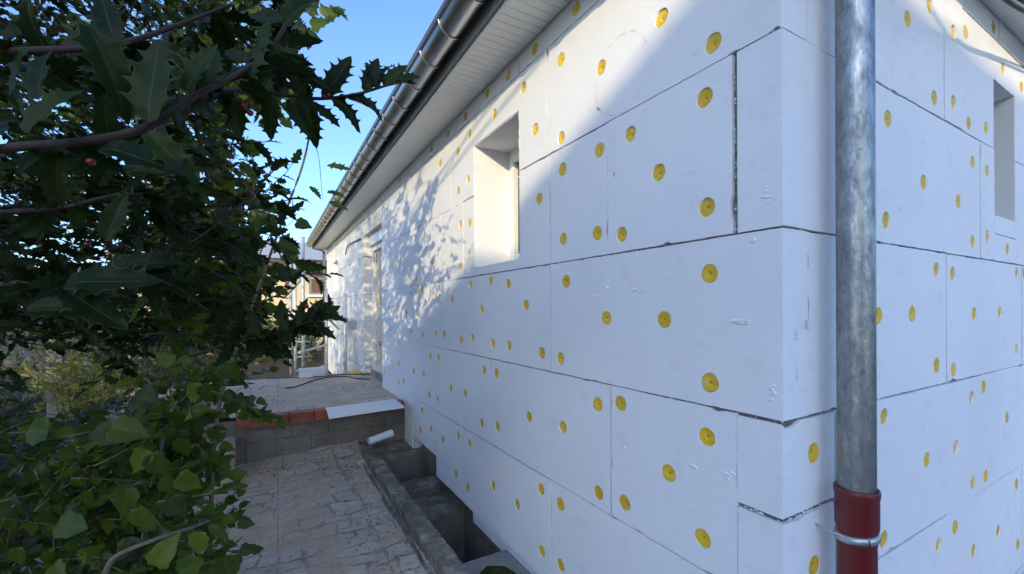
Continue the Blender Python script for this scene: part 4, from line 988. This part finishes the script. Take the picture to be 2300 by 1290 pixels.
# --- garden things seen through the gaps
def plant(name, poly, depth, n, sz, tpl, m, label, cat, ln=.2, k=6, zf=0, up=.8):
    LV = Leaves(); bm = bmesh.new(); pts = []
    def f(p):
        pts.append(p); d = Vector((nr.normal()*.5, nr.normal()*.4, up+nr.normal()*.3)); twig_leaves(LV, bm, p, d, ln, sz, k, tpl, .003, 0, .3)
    cluster(poly, depth, n, f); c = sum(pts, Vector())/len(pts)
    e = empty(name, (c.x, c.y, zf), label=label, cat=cat)
    for i in range(7):
        q_ = pts[i]; tube(bm, smooth_path([(c.x+nr.uniform(-.06, .06), c.y, zf-.03), ((c.x+q_.x)/2, c.y, (zf+q_.z)/2), q_], 4), .008, 5, .004)
    fin(bm, 'twigs', M['drytwig'], e, True)['kind'] = 'stuff'; LV.build('foliage', m, e); return e
plant('golden_shrub', [(80, 865), (160, 850), (235, 855), (240, 930), (180, 960), (90, 930)], (2.9, 3.6), 70, .075, T_LANS, M['yellow'], 'yellow green leaved shrub catching light beside the cement post', 'shrub', .22, 9)
plant('rose_bush', [(200, 790), (400, 770), (470, 800), (500, 900), (480, 940), (330, 900), (250, 880)], (3.6, 5.0), 190, .06, T_SERS, M['hedge'], 'tangled bare brown and green rose bush behind the golden shrub', 'bush', .35, 7)
o = None
for k, (px, py, d, nm, lb) in enumerate(((155, 856, 3.1, 'pink_rose', 'faded pink rose bloom beside the cement post'),)):
    e = empty(nm, at(px, py, d), label=lb, cat='flower'); bm = bmesh.new()
    for i in range(26):
        t = i*2.4; rr = .012+.028*(i/26); c = at(px, py, d)+Vector((math.cos(t)*rr*.7, math.sin(t)*rr*.7, .02-.025*(i/26)))
        bmesh.ops.create_icosphere(bm, subdivisions=2, radius=.016, matrix=Matrix.Translation(c)@Matrix.Rotation(t, 4, 'Z')@Matrix.Rotation(-.7, 4, 'Y')@Matrix.Diagonal((.3, 1, 1.1, 1)))
    fin(bm, 'petals', mat('pink_petal', (.62, .22, .16), .6), e, True)
    tubeo('stem', [at(px, py, d), at(px+4, py+120, d)], .004, M['drytwig'], e, 6)
plant('feathery_shrub', [(-150, 740), (60, 760), (230, 780), (330, 800), (330, 900), (240, 960), (60, 930), (-150, 980)], (4.0, 5.2), 210, .075, T_LANS, M['shrub'], 'fine leaved green shrub filling the left bed behind the cement post', 'shrub', .32, 10)
# cement post
p = at(126, 770, 3.4); g0 = at(126, 950, 3.4)
bm = bmesh.new(); box(bm, p.x-.045, p.x+.045, p.y-.045, p.y+.045, -.1, p.z+.15, .01); bmesh.ops.subdivide_edges(bm, edges=bm.edges[:], cuts=3, use_grid_fill=True)
for v in bm.verts: v.co += Vector((mn.noise(v.co*9), mn.noise(v.co*9+Vector((5, 0, 0))), 0))*.012
tag(fin(bm, 'cement_post', M['postc'], None, True), 'weathered grey cement fence post standing in the left garden bed', 'post')
# rubble garden wall
bm = bmesh.new(); base = at(200, 800, 5.4); r5 = random.Random(4)
xa = at(-500, 800, 6.0); xb = at(330, 800, 5.6)
n = 26
for rw in range(4):
    for i in range(n):
        c = xa.lerp(xb, (i+(rw % 2)*.5)/n); L = (xb-xa).length/n
        bmesh.ops.create_icosphere(bm, subdivisions=2, radius=.5, matrix=Matrix.Translation((c.x, c.y+r5.uniform(-.03, .03), .08+rw*.17))@Matrix.Rotation(r5.uniform(-.2, .2), 4, 'Y')@Matrix.Diagonal((L*1.15, .3, .2*r5.uniform(.85, 1.1), 1)))
for v in bm.verts: v.co += Vector((mn.noise(v.co*6), mn.noise(v.co*7), mn.noise(v.co*8+Vector((3, 1, 0)))))*.05
M['rubble'] = m_conc('rubble_stone', (.05, .05, .045), (.11, .105, .095), (.2, .19, .17), 6)
tag(fin(bm, 'rubble_wall', M['rubble']), 'pale rubble stone garden wall seen behind the left shrubs', 'wall')
# white plastic sheet on the bed
bm = bmesh.new(); cpt = at(285, 915, 3.9); vs = [[bm.verts.new((cpt.x-.22+.44*i/10, cpt.y-.12+.24*j/6, cpt.z-.02+.03*mn.noise(Vector((i*.5, j*.6, 2))))) for i in range(11)] for j in range(7)]
for j in range(6):
    for i in range(10): bm.faces.new((vs[j][i], vs[j][i+1], vs[j+1][i+1], vs[j+1][i]))
o = fin(bm, 'plastic_sheet', M['pvc'], None, True); md = o.modifiers.new('s', 'SOLIDIFY'); md.thickness = .004
tag(o, 'crumpled white plastic sheet lying in the left garden bed', 'plastic sheet')
# garden bed soil raised left of the patio
bm = bmesh.new(); g = [[bm.verts.new((x, y, -.02+.46*max(0, min(1, (-1.05-x)/1.1))+.05*mn.noise(Vector((x*2, y*2, 4))))) for x in np.linspace(-9, -1.02, 60)] for y in np.linspace(.2, 10, 50)]
for j in range(49):
    for i in range(59):
        if 1: bm.faces.new((g[j][i], g[j][i+1], g[j+1][i+1], g[j+1][i]))
for v in [v for v in bm.verts if not v.link_faces]: bm.verts.remove(v)
tag(fin(bm, 'garden_bed', M['earth'], None, True), kind='structure')
# ------------------------------------------------------------ behind the terrace
plant('far_hedge', [(150, 700), (560, 745), (740, 745), (735, 832), (540, 836), (150, 830)], (10.5, 13.0), 460, .13, T_SERS, M['hedge'], 'dark brown green hedge closing the garden beyond the terrace', 'hedge', .7, 9, 0)
# neighbour: cream house with red-brown shutter
def P2(px, py, d): return at(px, py, d)
bh = empty('cream_house', at(600, 690, 17), label='cream house with brown roller shutter and low tiled roof beyond the scaffold', cat='house')
M['cream2'] = mat('cream_wall', (.62, .50, .30), .9); M['shut'] = mat('brown_shutter', (.16, .075, .04), .6)
yb = 15.5
def bx(name, pxa, pxb, pya, pyb, y0, y1, m, par):
    ra, rb = ray(pxa, (pya+pyb)/2), ray(pxb, (pya+pyb)/2); xa = ra.x*y0/ra.y; xb = rb.x*y0/rb.y
    rm = ray((pxa+pxb)/2, pya); rn = ray((pxa+pxb)/2, pyb)
    return boxo(name, xa, xb, y0, y1, H+rn.z*y0/rn.y, H+rm.z*y0/rm.y, m, par)
bx('wall', 250, 745, 592, 840, yb, yb+6, M['cream2'], bh)
bx('roof', 235, 755, 578, 592, yb-.6, yb+6.5, M['rooftile'], bh)
w_ = bx('window', 694, 730, 611, 662, yb-.03, yb+.1, M['fascia'], bh)
for i in range(14):
    pass
bm = bmesh.new(); ra, rb = ray(700, 636), ray(727, 636); y0 = yb-.06; xa = ra.x*y0/ra.y; xb_ = rb.x*y0/rb.y; zt_ = H+ray(713, 614).z*y0/ray(713, 614).y; zl = H+ray(713, 657).z*y0/ray(713, 657).y
for i in range(14): box(bm, xa, xb_, y0, y0+.03, zl+(zt_-zl)*i/14+.004, zl+(zt_-zl)*(i+1)/14)
fin(bm, 'shutter', M['shut'], w_)
bx('sill', 690, 733, 662, 667, yb-.12, yb, M['pvc'], bh)
bx('band', 250, 745, 700, 708, yb-.05, yb, M['pvc'], bh)
w_ = bx('window', 640, 654, 604, 650, yb-.03, yb+.1, M['shut'], bh)
bx('window', 560, 590, 604, 650, yb-.03, yb+.1, M['shut'], bh)
# grey roofed shed in front with pale wall, and hill of roofs
gh = empty('white_house', at(700, 690, 26), label='pale house with light grey roof rising behind the cream house', cat='house')
bx('wall', 560, 780, 585, 700, 24, 30, M['pvc'], gh)
bm = bmesh.new(); ra = ray(560, 585); rb = ray(790, 585); y0 = 23.5; xa = ra.x*y0/ra.y; xb_ = rb.x*y0/rb.y; zz = H+ray(700, 583).z*y0/ray(700, 583).y
v = [bm.verts.new(p) for p in ((xa, y0, zz), (xb_, y0, zz), (xb_, y0+7, zz), (xa, y0+7, zz), (xa, y0+3.5, zz+1.3), (xb_, y0+3.5, zz+1.3))]
for f in ((0, 1, 5, 4), (2, 3, 4, 5), (0, 4, 3), (1, 2, 5), (0, 3, 2, 1)): bm.faces.new([v[i] for i in f])
M['grey'] = mat('grey_roof', (.35, .36, .38), .7); fin(bm, 'roof', M['grey'], gh)
# scaffold tower on the terrace
sf = empty('scaffold', (.2, 7.2, 0), label='galvanised scaffold frame with board standing at the far end of the terrace', cat='scaffold')
M['scaf'] = mat('pale_galvanised_tube', (.62, .63, .62), .45, .35)
def tp(px, y, z): r = ray(px, 690); return Vector((r.x*y/r.y, y, z))
def pole(px, y, z0, z1, name='standard', r=.024): tubeo(name, [tp(px, y, z0), tp(px, y, z1)], r, M['scaf'], sf, 10)
pole(681, 6.7, 0, z_(1.02)); pole(653, 7.6, 0, z_(.75)); pole(663, 8.0, 0, z_(.80)); pole(775, 6.55, 0, z_(.23)); pole(733, 7.7, 0, z_(.35))
bm = bmesh.new()
for z in (z_(-.93), z_(-.60)): tube(bm, [tp(672, 6.7, z), tp(735, 7.7, z+.02)], .02, 8)
for z in (z_(-.85), z_(-.66), z_(-.45)): tube(bm, [tp(681, 6.7, z)+Vector((-.09, 0, 0)), tp(681, 6.7, z)+Vector((.09, 0, 0))], .011, 6)
tube(bm, [tp(640, 7.6, z_(.50)), tp(735, 7.7, z_(.51))], .018, 8)
tube(bm, [tp(640, 7.6, z_(.2)), tp(681, 6.7, z_(.45))], .016, 8); tube(bm, [tp(735, 7.0, z_(-.12)), tp(772, 6.55, z_(-.36))], .015, 8)
fin(bm, 'brace', M['scaf'], sf, True)
a = tp(728, 7.0, z_(-.125)); b = tp(777, 6.5, z_(-.125)); bm = bmesh.new(); box(bm, a.x-.03, b.x+.02, 6.45, 7.4, z_(-.155), z_(-.115)); fin(bm, 'deck', M['conc_l'], sf)
# pale cabinet panel at the scaffold foot
a = tp(671, 6.1, 0); b = tp(730, 6.1, 0); bm = bmesh.new(); box(bm, a.x, b.x, 6.1, 6.2, ZT+.004, ZT+.12, .008); tag(fin(bm, 'white_crate', M['pvc']), 'long low white polystyrene block on the terrace at the scaffold foot', 'block')
# pale sheet leaning against far wall
# cables on the terrace
def ground_path(pts, z=ZT+.008):
    o_ = []
    for px, py in pts: r = ray(px, py); t = (z-H)/r.z; o_.append(C0+r*t)
    return o_
tag(tubeo('power_cable', smooth_path(ground_path([(640, 872), (668, 868), (700, 856), (735, 848), (775, 846), (800, 850), (830, 852)])), .007, M['black'], None, 6), 'black power cable looping across the middle of the terrace', 'cable', 'cables on the terrace')
tag(tubeo('power_cable', smooth_path(ground_path([(600, 850), (660, 848), (720, 846), (760, 842), (800, 841), (822, 842)])), .006, M['black'], None, 6), 'black power cable lying along the foot of the far wall', 'cable', 'cables on the terrace')
q_ = ground_path([(795, 839)])[0]; bm = bmesh.new(); box(bm, q_.x-.06, q_.x+.06, q_.y-.03, q_.y+.03, ZT+.008, ZT+.045, .006); tag(fin(bm, 'yellow_case', mat('yellow_plastic', (.7, .5, .03), .5)), 'small yellow tool case lying at the foot of the far wall', 'case')
# conduit loops on far wall
W_ = lambda u, z, n: W1(u, z, n)
tag(tubeo('wall_cable', smooth_path([W1(*on1(778, 572), .015), W1(*on1(785, 552), .02), W1(*on1(812, 537), .015)]), .008, M['black'], None, 6), 'black cable loop sticking out of the far wall left of the door', 'cable')
# rubble and leaves on the patio
bm = bmesh.new()
for i in range(2200):
    if i < 1300: x, y = rnd.gauss(.58, .10), rnd.uniform(.8, 3.9)
    elif i < 1700: x, y = rnd.uniform(-.15, .66), 4.1-abs(rnd.gauss(0, .16))
    else: x, y = rnd.uniform(-1, .6), rnd.uniform(1, 4)
    if x > KX0-.02: continue
    s_ = rnd.uniform(.0015, .0045)*(1.8 if i % 23 == 0 else 1)
    zz = .004+(.02*max(0, 1-(KX0-x)/.12)**2)
    if 4.13-y < .55: zz += .085*max(0, 1-(4.13-y)/.55)**2*(.45+.55*max(0, min(1, (x+.2)/.7)))
    bmesh.ops.create_icosphere(bm, subdivisions=1, radius=s_, matrix=Matrix.Translation((x, y, zz))@Matrix.Rotation(rnd.uniform(0, 3), 4, 'Z')@Matrix.Diagonal((1, rnd.uniform(.6, 2), .6, 1)))
tag(fin(bm, 'rubble_crumbs', M['conc_l']), 'small mortar crumbs scattered over the patio', 'rubble', kind='stuff')
DL = Leaves()
for i in range(40):
    DL.add((rnd.uniform(-1, .6), rnd.uniform(1, 4), .012), rnd.uniform(.015, .04), (rnd.uniform(-1, 1), rnd.uniform(-1, 1), .1), (rnd.uniform(-.3, .3), rnd.uniform(-.3, .3), 1), T_LANS[0])
tag(DL.build('fallen_leaves', M['bark']), 'dry brown leaves and bits lying on the patio paving', 'leaf litter', kind='stuff')
